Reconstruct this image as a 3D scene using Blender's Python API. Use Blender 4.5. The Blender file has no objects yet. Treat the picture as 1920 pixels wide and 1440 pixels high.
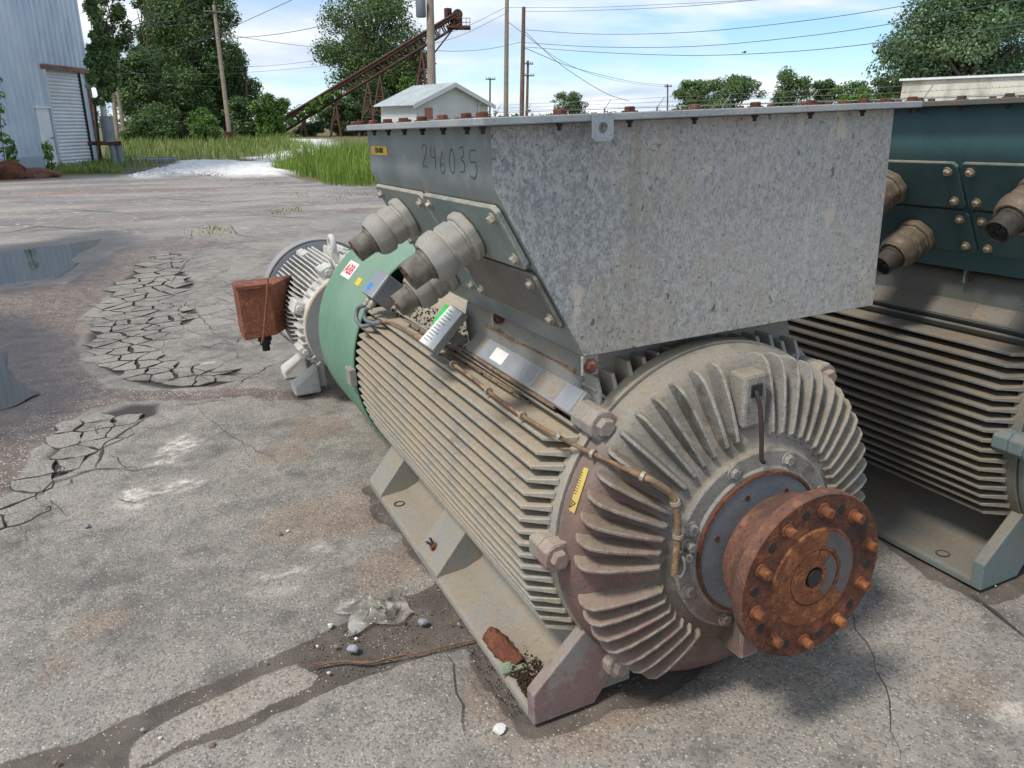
import bpy, bmesh, math, random
import numpy as np
from mathutils import Vector, Matrix, Euler

random.seed(7); RNG = np.random.default_rng(7)
sc = bpy.context.scene
col = sc.collection
R_ = math.radians

# ---------------------------------------------------------------- camera, sky, sun, exposure
FPX = 1456.0                                     # focal length in pixels of the 1920 px wide photograph
CX, CY = 960.0, 720.0
def _n(v): return v / np.linalg.norm(v)
# axes of the leaning motor pad, seen from the camera (x right, y down, z forward), from its vanishing points
d1 = _n(np.array([248. - CX, 260. - CY, FPX]))
d2 = np.array([4347. - CX, 89. - CY, FPX]); d2 = _n(d2 - d1 * (d1 @ d2))
up_m = -np.cross(d1, d2); up_m = up_m if up_m[1] < 0 else -up_m
RM = np.stack([d2, d1, up_m])
PITCH = math.atan(490. / FPX)
up_w = np.array([0, -math.cos(PITCH), -math.sin(PITCH)])
yw = _n(d1 - up_w * (d1 @ up_w)); xw = np.cross(yw, up_w)
xw = xw if xw[0] > 0 else -xw
W = np.stack([xw, yw, up_w])
Q = W @ RM.T                                     # motor pad frame -> world frame
CAM_M = np.array([-0.647, -1.394, 1.40])
CAM = Q @ CAM_M

cam_d = bpy.data.cameras.new('camera'); cam = bpy.data.objects.new('camera', cam_d); col.objects.link(cam)
cam_d.sensor_width = 36.0; cam_d.lens = FPX / 1920. * 36.0; cam_d.clip_start = 0.05; cam_d.clip_end = 3000
mw = Matrix.Identity(4)
for i, v in enumerate((W @ np.array([1, 0, 0]), W @ np.array([0, -1, 0]), W @ np.array([0, 0, -1]))):
    for j in range(3): mw[j][i] = v[j]
for j in range(3): mw[j][3] = CAM[j]
cam.matrix_world = mw
sc.camera = cam

SUN_DIR = Vector((-0.62, -0.15, 1.0)).normalized()   # towards the sun
world = bpy.data.worlds.new('World'); sc.world = world; world.use_nodes = True
nt = world.node_tree; nt.nodes.clear()
def wn(t, **k):
    n = nt.nodes.new(t)
    for a, b in k.items(): setattr(n, a, b)
    return n
sky = wn('ShaderNodeTexSky', sky_type='NISHITA', sun_disc=False)
sky.sun_elevation = math.asin(SUN_DIR.z); sky.sun_rotation = math.atan2(SUN_DIR.x, SUN_DIR.y)
sky.air_density = 1.0; sky.dust_density = 0.1; sky.ozone_density = 3.0
tc = wn('ShaderNodeTexCoord'); sep = wn('ShaderNodeSeparateXYZ'); nt.links.new(tc.outputs['Generated'], sep.inputs[0])
def wm(op, a, b):
    n = wn('ShaderNodeMath', operation=op)
    for i, v in enumerate((a, b)):
        if isinstance(v, (int, float)): n.inputs[i].default_value = v
        elif v is not None: nt.links.new(v, n.inputs[i])
    return n.outputs[0]
zz = wm('ADD', wm('MAXIMUM', sep.outputs[2], 0.0), 0.13)
cx_ = wm('DIVIDE', sep.outputs[0], zz); cy_ = wm('DIVIDE', sep.outputs[1], zz)
cmb = wn('ShaderNodeCombineXYZ'); nt.links.new(cx_, cmb.inputs[0]); nt.links.new(cy_, cmb.inputs[1]); cmb.inputs[2].default_value = 3.7
cl = wn('ShaderNodeTexNoise'); cl.inputs['Scale'].default_value = 0.50; cl.inputs['Detail'].default_value = 9; cl.inputs['Roughness'].default_value = 0.56; cl.inputs['Distortion'].default_value = 0.25
nt.links.new(cmb.outputs[0], cl.inputs['Vector'])
cr = wn('ShaderNodeValToRGB'); cr.color_ramp.elements[0].position = 0.38; cr.color_ramp.elements[1].position = 0.55
nt.links.new(cl.outputs['Fac'], cr.inputs[0])
cl2 = wn('ShaderNodeTexNoise'); cl2.inputs['Scale'].default_value = 1.1; cl2.inputs['Detail'].default_value = 6
nt.links.new(cmb.outputs[0], cl2.inputs['Vector'])
ccol = wn('ShaderNodeMix', data_type='RGBA'); ccol.inputs[6].default_value = (3.9, 4.7, 5.7, 1); ccol.inputs[7].default_value = (6.6, 6.75, 7.0, 1)
cr2 = wn('ShaderNodeValToRGB'); cr2.color_ramp.elements[0].position = 0.36; cr2.color_ramp.elements[1].position = 0.62
nt.links.new(cl2.outputs['Fac'], cr2.inputs[0]); nt.links.new(cr2.outputs[0], ccol.inputs[0])
wmix = wn('ShaderNodeMix', data_type='RGBA'); nt.links.new(cr.outputs[0], wmix.inputs[0]); tint = wn('ShaderNodeMix', data_type='RGBA', blend_type='MULTIPLY'); tint.inputs[0].default_value = 1.0; nt.links.new(sky.outputs[0], tint.inputs[6]); tint.inputs[7].default_value = (.72, .85, 1.0, 1); nt.links.new(tint.outputs[2], wmix.inputs[6]); nt.links.new(ccol.outputs[2], wmix.inputs[7])
bg = wn('ShaderNodeBackground'); bg.inputs['Strength'].default_value = 0.122
out = wn('ShaderNodeOutputWorld'); nt.links.new(wmix.outputs[2], bg.inputs[0]); nt.links.new(bg.outputs[0], out.inputs[0])

sun_d = bpy.data.lights.new('sun', 'SUN'); sun_d.energy = 2.5; sun_d.angle = R_(11.0); sun_d.color = (1.0, 0.95, 0.88)
sun = bpy.data.objects.new('sun', sun_d); col.objects.link(sun)
sun.rotation_euler = SUN_DIR.to_track_quat('Z', 'Y').to_euler()
sc.view_settings.view_transform = 'Standard'; sc.view_settings.look = 'None'
sc.view_settings.exposure = 0.45; sc.view_settings.gamma = 1.0; sc.view_settings.use_curve_mapping = False

# ---------------------------------------------------------------- helpers
def ray(px, py): return W @ np.array([(px - CX) / FPX, (py - CY) / FPX, 1.0])
def D(px, py, depth):                            # point of the pixel's direction at a known depth
    return Vector(CAM + ray(px, py) * depth)
PN = Q @ np.array([0, 0, 1.0]); SX, SY = -PN[0] / PN[2], -PN[1] / PN[2]
def sst(a, b, x): t = np.clip((x - a) / (b - a), 0, 1); return t * t * (3 - 2 * t)
LOW = -0.075
def zg(x, y):                                    # height of the yard: the motors' pad tilts, the rest drains level
    x = np.asarray(x, float); y = np.asarray(y, float)
    near = SX * x + SY * np.clip(y, -4, 6)
    lo = LOW + 0 * x
    k = sst(-1.9, -0.9, x) * (1 - sst(4.5, 9.0, np.abs(y - 1.0)))
    r = lo + (near - lo) * k
    return np.where(x > 4, lo + (SX * 4 - lo) * k, r) if False else r * (1 - sst(4, 12, x)) + sst(4, 12, x) * (lo + (SX * 4 - lo) * k)
def G(px, py):
    r = ray(px, py); z = 0.0
    for _ in range(30):
        t = (z - CAM[2]) / r[2]; p = CAM + r * t
        z = 0.5 * z + 0.5 * float(zg(p[0], p[1]))
    return Vector((p[0], p[1], float(zg(p[0], p[1]))))
def S(r, g, b):
    f = lambda c: (c / 255 / 12.92) if c / 255 <= 0.04045 else ((c / 255 + 0.055) / 1.055) ** 2.4
    return (f(r), f(g), f(b), 1.0)

def setp(o, label=None, cat=None, group=None, kind=None):
    if label: o['label'] = label
    if cat: o['category'] = cat
    if group: o['group'] = group
    if kind: o['kind'] = kind
    return o
def empty(name, loc=(0, 0, 0), rot=None):
    o = bpy.data.objects.new(name, None); col.objects.link(o); o.location = loc; o.empty_display_size = 0.2
    if rot is not None: o.rotation_euler = rot
    return o
def link(name, me, parent=None, loc=None, rot=None, scale=None):
    o = bpy.data.objects.new(name, me); col.objects.link(o)
    if parent is not None: o.parent = parent
    if loc is not None: o.location = loc
    if rot is not None: o.rotation_euler = rot
    if scale is not None: o.scale = scale
    return o

class MB:
    """collects shapes, then links them as one mesh"""
    def __init__(s): s.bm = bmesh.new()
    def face(s, pts):
        vs = [s.bm.verts.new(p) for p in pts]
        return s.bm.faces.new(vs)
    def hexa(s, p):                              # 8 points: bottom 4 ccw, top 4 ccw
        v = [s.bm.verts.new(q) for q in p]
        for f in ((3, 2, 1, 0), (4, 5, 6, 7), (0, 1, 5, 4), (1, 2, 6, 5), (2, 3, 7, 6), (3, 0, 4, 7)):
            s.bm.faces.new([v[i] for i in f])
        return s
    def box(s, x0, x1, y0, y1, z0, z1, M=None):
        p = [(x0, y0, z0), (x1, y0, z0), (x1, y1, z0), (x0, y1, z0), (x0, y0, z1), (x1, y0, z1), (x1, y1, z1), (x0, y1, z1)]
        if M is not None: p = [M @ Vector(q) for q in p]
        return s.hexa(p)
    def prism(s, poly, axis, a, b, M=None):      # 2-D outline pushed along one axis
        n = len(poly)
        def mk(u, v, w): return {'x': (w, u, v), 'y': (u, w, v), 'z': (u, v, w)}[axis]
        A = [mk(u, v, a) for u, v in poly]; B = [mk(u, v, b) for u, v in poly]
        if M is not None: A = [M @ Vector(q) for q in A]; B = [M @ Vector(q) for q in B]
        va = [s.bm.verts.new(q) for q in A]; vb = [s.bm.verts.new(q) for q in B]
        s.bm.faces.new(va); s.bm.faces.new(vb[::-1])
        for i in range(n):
            j = (i + 1) % n; s.bm.faces.new((va[j], va[i], vb[i], vb[j]))
        return s
    def lathe(s, prof, c, axis, n=32, a0=0, a1=360, ref=None, closed=False):
        ax = Vector(axis).normalized(); c = Vector(c)
        r0 = Vector(ref) if ref else (Vector((0, 0, 1)) if abs(ax.z) < 0.9 else Vector((1, 0, 0)))
        u = (r0 - ax * r0.dot(ax)).normalized(); v = ax.cross(u)
        full = abs(a1 - a0) >= 359.9; m = n if full else n + 1
        rings = []
        for r, h in prof:
            if r < 1e-6: rings.append([s.bm.verts.new(c + ax * h)] * m); continue
            rings.append([s.bm.verts.new(c + ax * h + (u * math.cos(t) + v * math.sin(t)) * r) for t in (R_(a0 + (a1 - a0) * i / n) for i in range(m))])
        pr = list(zip(rings[:-1], rings[1:]))
        if closed: pr.append((rings[-1], rings[0]))
        for A, B in pr:
            for i in range(m if full else m - 1):
                j = (i + 1) % m
                q = []
                for x in (A[i], A[j], B[j], B[i]):
                    if x not in q: q.append(x)
                if len(q) > 2:
                    try: s.bm.faces.new(q)
                    except ValueError: pass
        return s
    def tube(s, pts, r, n=8, cap=True):
        pts = [Vector(p) for p in pts]; rings = []; pu = None
        for i, p in enumerate(pts):
            t = (pts[min(i + 1, len(pts) - 1)] - pts[max(i - 1, 0)]).normalized()
            u = pu if pu is not None else (Vector((0, 0, 1)) if abs(t.z) < 0.9 else Vector((1, 0, 0)))
            u = (u - t * u.dot(t)).normalized(); pu = u; v = t.cross(u)
            rr = r[i] if isinstance(r, (list, tuple)) else r
            rings.append([s.bm.verts.new(p + (u * math.cos(2 * math.pi * k / n) + v * math.sin(2 * math.pi * k / n)) * rr) for k in range(n)])
        for A, B in zip(rings[:-1], rings[1:]):
            for k in range(n): s.bm.faces.new((A[k], A[(k + 1) % n], B[(k + 1) % n], B[k]))
        if cap: s.bm.faces.new(rings[0][::-1]); s.bm.faces.new(rings[-1])
        return s
    def mesh(s, name, mat, bevel=0, smooth=None, seg=1):
        bm = s.bm; bmesh.ops.recalc_face_normals(bm, faces=bm.faces)
        if bevel:
            ed = [e for e in bm.edges if len(e.link_faces) == 2 and e.calc_face_angle(0) > R_(28)]
            bmesh.ops.bevel(bm, geom=ed, offset=bevel, segments=seg, affect='EDGES', profile=0.5, clamp_overlap=True)
        me = bpy.data.meshes.new(name); bm.to_mesh(me); bm.free()
        if mat: me.materials.append(mat)
        if smooth is not None:
            me.polygons.foreach_set('use_smooth', [True] * len(me.polygons))
            try: me.set_sharp_from_angle(angle=R_(smooth))
            except Exception: pass
        return me
    def build(s, name, mat, parent=None, bevel=0, smooth=None, seg=1, loc=None, rot=None):
        return link(name, s.mesh(name, mat, bevel, smooth, seg), parent, loc, rot)

def np_mesh(name, V, F, mat, smooth=False, attrs=None):
    V = np.ascontiguousarray(V, dtype=np.float32); F = np.ascontiguousarray(F, dtype=np.int32); k = F.shape[1]
    me = bpy.data.meshes.new(name); me.vertices.add(len(V)); me.vertices.foreach_set('co', V.ravel())
    me.loops.add(F.size); me.loops.foreach_set('vertex_index', F.ravel())
    me.polygons.add(len(F)); me.polygons.foreach_set('loop_start', np.arange(0, F.size, k, dtype=np.int32))
    try: me.polygons.foreach_set('loop_total', np.full(len(F), k, dtype=np.int32))
    except Exception: pass
    if smooth: me.polygons.foreach_set('use_smooth', np.ones(len(F), dtype=bool))
    for nm, a in (attrs or {}).items():
        at = me.attributes.new(nm, 'FLOAT', 'POINT'); at.data.foreach_set('value', np.ascontiguousarray(a, dtype=np.float32))
    me.update(calc_edges=True)
    if mat: me.materials.append(mat)
    return me

def curve_pts(pts, n=8):                         # Catmull-Rom through the points
    P = [Vector(p) for p in pts]; P = [P[0] * 2 - P[1]] + P + [P[-1] * 2 - P[-2]]; o = []
    for i in range(1, len(P) - 2):
        a, b, c, d = P[i - 1:i + 3]
        for k in range(n):
            t = k / n
            o.append(0.5 * (2 * b + (c - a) * t + (2 * a - 5 * b + 4 * c - d) * t * t + (3 * b - a - 3 * c + d) * t ** 3))
    return o + [P[-2]]

# ---------------------------------------------------------------- materials
class NT:
    def __init__(s, name):
        s.m = bpy.data.materials.new(name); s.m.use_nodes = True; s.t = s.m.node_tree; s.t.nodes.clear()
        s.geo = s.t.nodes.new('ShaderNodeNewGeometry'); s.pos = s.geo.outputs['Position']
    def lk(s, v, i):
        if isinstance(v, bpy.types.NodeSocket): s.t.links.new(v, i)
        elif isinstance(v, (tuple, list)): i.default_value = tuple(v) if len(v) == len(i.default_value) else tuple(v)[:len(i.default_value)]
        else: i.default_value = v
    def noise(s, scale, detail=5, rough=0.55, vec=None, dist=0.0, stretch=None, off=None):
        n = s.t.nodes.new('ShaderNodeTexNoise'); n.inputs['Scale'].default_value = scale; n.inputs['Detail'].default_value = detail
        n.inputs['Roughness'].default_value = rough; n.inputs['Distortion'].default_value = dist
        s.t.links.new(s.vec(vec, stretch, off), n.inputs['Vector']); return n.outputs['Fac']
    def vec(s, vec=None, stretch=None, off=None):
        v = vec or s.pos
        if stretch or off:
            m = s.t.nodes.new('ShaderNodeMapping'); m.inputs['Scale'].default_value = stretch or (1, 1, 1); m.inputs['Location'].default_value = off or (0, 0, 0)
            s.t.links.new(v, m.inputs['Vector']); v = m.outputs[0]
        return v
    def voro(s, scale, feature='F1', out='Distance', stretch=None, rnd=1.0):
        n = s.t.nodes.new('ShaderNodeTexVoronoi'); n.feature = feature; n.inputs['Scale'].default_value = scale; n.inputs['Randomness'].default_value = rnd
        s.t.links.new(s.vec(None, stretch), n.inputs['Vector']); return n.outputs[out]
    def ramp(s, fac, a, b, va=0.0, vb=1.0):
        n = s.t.nodes.new('ShaderNodeMapRange'); n.interpolation_type = 'SMOOTHSTEP'
        s.lk(fac, n.inputs[0]); n.inputs[1].default_value = a; n.inputs[2].default_value = b; n.inputs[3].default_value = va; n.inputs[4].default_value = vb
        return n.outputs[0]
    def mix(s, fac, a, b, mode='MIX'):
        n = s.t.nodes.new('ShaderNodeMix'); n.data_type = 'RGBA'; n.blend_type = mode
        s.lk(fac, n.inputs[0]); s.lk(a, n.inputs[6]); s.lk(b, n.inputs[7]); return n.outputs[2]
    def math(s, op, a, b=0.0):
        n = s.t.nodes.new('ShaderNodeMath'); n.operation = op; s.lk(a, n.inputs[0]); s.lk(b, n.inputs[1]); return n.outputs[0]
    def attr(s, name):
        n = s.t.nodes.new('ShaderNodeAttribute'); n.attribute_name = name; return n.outputs['Fac']
    def sep(s, v=None):
        n = s.t.nodes.new('ShaderNodeSeparateXYZ'); s.t.links.new(v or s.pos, n.inputs[0]); return n.outputs
    def nz(s): return s.sep(s.geo.outputs['Normal'])[2]
    def bump(s, h, dist=0.002, strength=0.6, prev=None):
        n = s.t.nodes.new('ShaderNodeBump'); n.inputs['Strength'].default_value = strength; n.inputs['Distance'].default_value = dist
        s.lk(h, n.inputs['Height'])
        if prev: s.t.links.new(prev, n.inputs['Normal'])
        return n.outputs[0]
    def done(s, color, rough=0.6, metal=0.0, normal=None, spec=0.4, **k):
        b = s.t.nodes.new('ShaderNodeBsdfPrincipled'); o = s.t.nodes.new('ShaderNodeOutputMaterial')
        s.lk(color, b.inputs['Base Color']); s.lk(rough, b.inputs['Roughness']); s.lk(metal, b.inputs['Metallic']); s.lk(spec, b.inputs['Specular IOR Level'])
        for a, v in k.items(): s.lk(v, b.inputs[a.replace('_', ' ')])
        if normal: s.t.links.new(normal, b.inputs['Normal'])
        s.t.links.new(b.outputs[0], o.inputs[0]); return s.m

def weathered(name, c1, c2, dust, dust_up=0.7, dust_base=0.35, spec_c=None, speck=0.0, rough=0.7, metal=0.0, bump=0.002, stretch=None, scl=1.0, edge=None, red=None, spec=0.35, grime=None, red_low=False):
    n = NT(name)
    a = n.noise(5 * scl, 6, 0.6, stretch=stretch); c = n.mix(n.ramp(a, 0.35, 0.66), c1, c2)
    b = n.noise(30 * scl, 8, 0.65, stretch=stretch, dist=0.4)
    if red:                                      # old primer showing in patches
        rz = n.noise(3.1, 5, 0.65, off=(3, 1, 7))
        if red_low:                              # the primer came through low down on the weather side
            ps = n.sep(); rz = n.math('ADD', n.math('MULTIPLY', rz, .55), n.math('ADD', n.math('MULTIPLY', n.math('SUBTRACT', .56, ps[2]), .42), n.math('MULTIPLY', n.math('SUBTRACT', .62, ps[0]), .38)))
        c = n.mix(n.math('MULTIPLY', n.ramp(rz, 0.34 if red_low else 0.45, 0.48 if red_low else 0.60), 0.85), c, n.mix(n.ramp(b, .3, .7), red, tuple(x * 0.6 for x in red[:3]) + (1,)))
    if grime: c = n.mix(n.ramp(n.noise(7.5, 7, .68, off=(2, 9, 4)), .50, .62, 0, .8), c, grime)
    if edge:                                     # bare, rubbed edges
        bv = n.t.nodes.new('ShaderNodeBevel'); bv.samples = 3; bv.inputs['Radius'].default_value = .006; dt = n.t.nodes.new('ShaderNodeVectorMath'); dt.operation = 'DOT_PRODUCT'; n.t.links.new(bv.outputs[0], dt.inputs[0]); n.t.links.new(n.geo.outputs['Normal'], dt.inputs[1])
        pt = n.ramp(dt.outputs['Value'], 0.985, 0.88); c = n.mix(n.math('MULTIPLY', pt, n.ramp(b, .38, .62)), c, edge)
    up = n.ramp(n.nz(), -0.1, 0.9)
    f = n.math('ADD', n.math('MULTIPLY', up, dust_up), dust_base)
    f = n.math('MULTIPLY', f, n.ramp(n.math('ADD', n.math('MULTIPLY', a, 0.6), n.math('MULTIPLY', b, 0.55)), 0.36, 0.70, 0.25, 1.0))
    c = n.mix(n.math('MINIMUM', f, 1.0), c, n.mix(n.noise(90, 3), dust, tuple(x * 0.62 for x in dust[:3]) + (1,)))
    if speck:
        v = n.noise(150, 2, 0.5); c = n.mix(n.math('MULTIPLY', n.ramp(v, 0.60, 0.68), speck), c, spec_c or (0.03, 0.03, 0.03, 1))
    h = n.math('ADD', n.math('MULTIPLY', b, 0.7), n.math('MULTIPLY', n.noise(170, 3), 0.5))
    return n.done(c, n.ramp(b, .2, .8, rough - 0.12, min(rough + 0.15, 1)), metal, n.bump(h, bump, 0.7), spec)

def rusty(name, c1, c2, c3, rough=0.85, scl=1.0, dark=None, bump=0.003):
    n = NT(name); a = n.noise(9 * scl, 7, 0.65); b = n.noise(45 * scl, 6, 0.7, dist=0.5)
    c = n.mix(n.ramp(a, .3, .7), c1, c2); c = n.mix(n.ramp(b, .46, .7), c, c3)
    if dark: c = n.mix(n.ramp(n.noise(4 * scl, 5, .6, off=(5, 2, 1)), .52, .62), c, dark)
    pit = n.noise(75 * scl, 5, .7, off=(8, 1, 3)); c = n.mix(n.ramp(pit, .56, .66, 0, .7), c, tuple(x * .45 for x in c2[:3]) + (1,)); c = n.mix(n.ramp(n.noise(2.6 * scl + 6, 4, .6, off=(6, 6, 2)), .58, .70, 0, .5), c, tuple(min(1, x * 1.5) for x in c3[:3]) + (1,))
    h = n.math('ADD', b, n.math('MULTIPLY', n.noise(140 * scl, 3), .9))
    return n.done(c, rough, 0.0, n.bump(h, bump, 0.8), 0.25)
def plain(name, c, rough=0.6, metal=0.0, var=0.25, scl=12, spec=0.4, bump=0.001):
    n = NT(name); a = n.noise(scl, 6, .6); d = tuple(x * (1 - var) for x in c[:3]) + (1,)
    return n.done(n.mix(n.ramp(a, .3, .7), d, c), rough, metal, n.bump(n.noise(scl * 6, 3), bump, .5), spec)
# ---------------------------------------------------------------- ground
def vnoise(x, y, seed=0):
    r = np.random.default_rng(seed).random((256, 256)); xi = np.floor(x).astype(int); yi = np.floor(y).astype(int); fx = x - xi; fy = y - yi
    fx = fx * fx * (3 - 2 * fx); fy = fy * fy * (3 - 2 * fy); a = lambda i, j: r[(xi + i) % 256, (yi + j) % 256]
    return (a(0, 0) * (1 - fx) + a(1, 0) * fx) * (1 - fy) + (a(0, 1) * (1 - fx) + a(1, 1) * fx) * fy
def fbm(x, y, s, seed=0, o=4): return sum(vnoise(x * s * 2 ** k, y * s * 2 ** k, seed + k) * 0.5 ** (k + 1) for k in range(o))
def sdf_poly(X, Y, poly):
    d = np.full(X.shape, 1e9); ins = np.zeros(X.shape, bool); n = len(poly)
    for i in range(n):
        ax, ay = poly[i][:2]; bx, by = poly[(i + 1) % n][:2]; ex, ey = bx - ax, by - ay
        t = np.clip(((X - ax) * ex + (Y - ay) * ey) / (ex * ex + ey * ey + 1e-12), 0, 1)
        d = np.minimum(d, np.hypot(X - ax - ex * t, Y - ay - ey * t))
        c = ((ay > Y) != (by > Y)) & (X < (bx - ax) * (Y - ay) / (by - ay + 1e-15) + ax); ins ^= c
    return np.where(ins, -d, d)
def sdf_line(X, Y, pts):
    d = np.full(X.shape, 1e9)
    for (ax, ay), (bx, by) in zip([p[:2] for p in pts[:-1]], [p[:2] for p in pts[1:]]):
        ex, ey = bx - ax, by - ay; t = np.clip(((X - ax) * ex + (Y - ay) * ey) / (ex * ex + ey * ey + 1e-12), 0, 1)
        d = np.minimum(d, np.hypot(X - ax - ex * t, Y - ay - ey * t))
    return d
GP = lambda L: [tuple(G(*p)) for p in L]

def axis_pts(lo, hi, segs, g):
    a = []
    for s, e, st in segs: a += list(np.arange(s, e, st))
    a.append(segs[-1][1]); st = segs[-1][2]
    while a[-1] < hi: st *= g; a.append(a[-1] + st)
    st = segs[0][2]; b = [a[0]]
    while b[-1] > lo: st *= g; b.append(b[-1] - st)
    return np.array(b[:0:-1] + a)
gx = axis_pts(-500, 500, [(-2.3, 2.7, .018)], 1.12); gy = axis_pts(-80, 1500, [(-1.0, 3.3, .018), (3.3, 9, .036), (9, 15, .09)], 1.10)
X, Y = np.meshgrid(gx, gy, indexing='ij'); ZB = zg(X, Y)
PUD = [GP([(-60, 478), (0, 470), (60, 462), (110, 457), (150, 450), (198, 441), (208, 446), (192, 460), (160, 474), (146, 486), (138, 500), (118, 512), (90, 522), (40, 530), (0, 535), (-80, 540)]),
       GP([(-90, 610), (-30, 618), (4, 640), (12, 668), (24, 700), (38, 716), (58, 732), (66, 740), (44, 746), (20, 757), (-10, 766), (-90, 790)])]
PUDZ = [float(np.mean([zg(p[0], p[1]) for p in q])) - 0.0075 for q in PUD]
MUD = [GP([(-200, 520), (0, 545), (120, 530), (210, 470), (330, 440), (430, 455), (300, 480), (215, 545), (160, 590), (145, 640), (165, 690), (220, 722), (330, 733), (450, 722), (560, 730), (720, 738), (720, 752), (560, 752), (430, 748), (280, 750), (180, 768), (110, 800), (80, 840), (50, 890), (-10, 950), (-200, 960)])]
STRIP = GP([(-120, 1470), (0, 1425), (60, 1407), (150, 1385), (300, 1312), (450, 1252), (560, 1206), (660, 1158), (700, 1125), (780, 1108), (835, 1085), (905, 1180), (890, 1215), (800, 1225), (735, 1256), (640, 1287), (540, 1332), (430, 1382), (330, 1412), (260, 1450), (100, 1520)])
ISLE = GP([(228, 1430), (245, 1385), (310, 1343), (400, 1302), (480, 1265), (555, 1240), (600, 1262), (590, 1285), (520, 1318), (430, 1356), (340, 1395), (262, 1438), (240, 1470)])
GRAV = [GP([(222, 337), (275, 328), (330, 306), (380, 300), (440, 301), (500, 305), (525, 318), (530, 328), (480, 333), (430, 333), (420, 322), (350, 326), (300, 331)]), GP([(540, 262), (610, 262), (640, 290), (560, 300), (500, 305), (470, 298), (560, 280)])]
WHITE = [GP([(350, 688), (400, 678), (428, 690), (418, 712), (360, 716), (338, 702)]), GP([(290, 870), (300, 840), (345, 815), (375, 825), (350, 845), (320, 866)]), GP([(225, 945), (240, 918), (300, 905), (375, 900), (350, 915), (290, 925), (250, 962)]),
         GP([(470, 1110), (560, 1098), (562, 1104), (475, 1114)]), GP([(485, 1080), (570, 1065), (575, 1072), (490, 1086)]), GP([(590, 1020), (650, 1040), (640, 1046), (590, 1032)]), GP([(1870, 1325), (1915, 1320), (1915, 1345), (1880, 1345)]), GP([(1720, 1420), (1760, 1418), (1765, 1437), (1712, 1440)])]
TAN = [(G(p, q), r) for p, q, r in ((640, 960, .42), (530, 850, .2), (760, 1060, .35), (420, 1300, .2), (180, 1170, .18), (110, 1250, .16), (1790, 1280, .2), (1040, 1290, .4), (600, 800, .25), (850, 1120, .3), (150, 620, .35))]
NN = fbm(X, Y, 3.0, 3, 6); NF = fbm(X, Y, 14., 11, 4)
jit = (NN - .5) * .10 + (NF - .5) * .05
mud = np.zeros_like(X)
for q in MUD: mud = np.maximum(mud, 1 - sst(-.07, .03, sdf_poly(X, Y, q) + jit * 1.5))
strip = 1 - sst(-.012, .006, sdf_poly(X, Y, STRIP) + jit * .30); isle = 1 - sst(-.018, .010, sdf_poly(X, Y, ISLE) + jit * .35)
strip = strip * (1 - isle)
for ox, oy in ((0, 0), (1.446, -.128)):                # grit and dirt gathered against the motor feet
    bd = sdf_poly(X, Y, [(ox, oy), (ox + 1.02, oy), (ox + 1.02, oy + 1.5), (ox, oy + 1.5)]); strip = np.maximum(strip, .85 * (1 - sst(.0, .05, bd + (NN - .5) * .16 + (NF - .5) * .06)))
pud = np.zeros_like(X)
for q in PUD: pud = np.maximum(pud, 1 - sst(-.28, .02, sdf_poly(X, Y, q)))
wet = np.zeros_like(X)
for q in PUD: wet = np.maximum(wet, 1 - sst(.05, .75, sdf_poly(X, Y, q) + jit * 4))
grav = np.zeros_like(X)
for q in GRAV: grav = np.maximum(grav, 1 - sst(-.4, .5, sdf_poly(X, Y, q) + (fbm(X, Y, .9, 5, 4) - .5) * 2.2))
white = np.zeros_like(X)
for q in WHITE: white = np.maximum(white, (1 - sst(-.03, .04, sdf_poly(X, Y, q) + jit * .7)) * sst(.30, .62, fbm(X * 1.0, Y * 2.5, 16, 31, 4)))
tan = np.zeros_like(X)
for p, r in TAN: tan = np.maximum(tan, (1 - sst(.2, 1.0, np.hypot(X - p[0], Y - p[1]) / r + (NN - .5) * 1.3)))
ZQ1 = [(305, 470), (350, 474), (345, 500), (372, 530), (345, 560), (395, 590), (330, 620), (300, 655), (360, 680), (440, 683), (470, 690), (455, 716), (400, 728), (300, 730), (225, 718), (178, 690), (150, 650), (165, 600), (205, 545), (240, 510)]
ZQ2 = [(118, 800), (180, 772), (250, 752), (310, 752), (300, 775), (235, 800), (190, 850), (140, 885), (85, 905), (50, 960), (20, 1015), (-60, 1070), (-90, 1000), (10, 935), (62, 880), (88, 840)]
bed = np.maximum(1 - sst(-.08, -.02, sdf_poly(X, Y, GP(ZQ1)) + jit * .6), 1 - sst(-.06, -.01, sdf_poly(X, Y, GP(ZQ2)) + jit * .5))
far = sst(7.5, 13, Y)
edge_line = GP([(-300, 352), (0, 338), (230, 330), (520, 322), (560, 340), (700, 352), (1000, 352), (2400, 352)])
grassy = sst(0, 1.2, (Y - np.interp(X, [p[0] for p in edge_line], [p[1] for p in edge_line])) + (fbm(X, Y, .8, 9) - .5) * 3) * (1 - grav)
Z = ZB - 0.010 * np.maximum(mud * .8, strip) - .012 * bed - 0.03 * pud - .002 * isle
Z = Z + (NN - .5) * .006 * (1 + 2.0 * mud * (1 - pud)) + (NF - .5) * (.0025 + .008 * np.maximum(mud, strip * .8)) * (Y < 15)
Z = Z + grav * (.10 * fbm(X, Y, .7, 21, 3) + .05 * NF) * (Y > 15)
ni, nj = X.shape; idx = np.arange(ni * nj).reshape(ni, nj)
F = np.stack([idx[:-1, :-1], idx[1:, :-1], idx[1:, 1:], idx[:-1, 1:]], -1).reshape(-1, 4)

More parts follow.
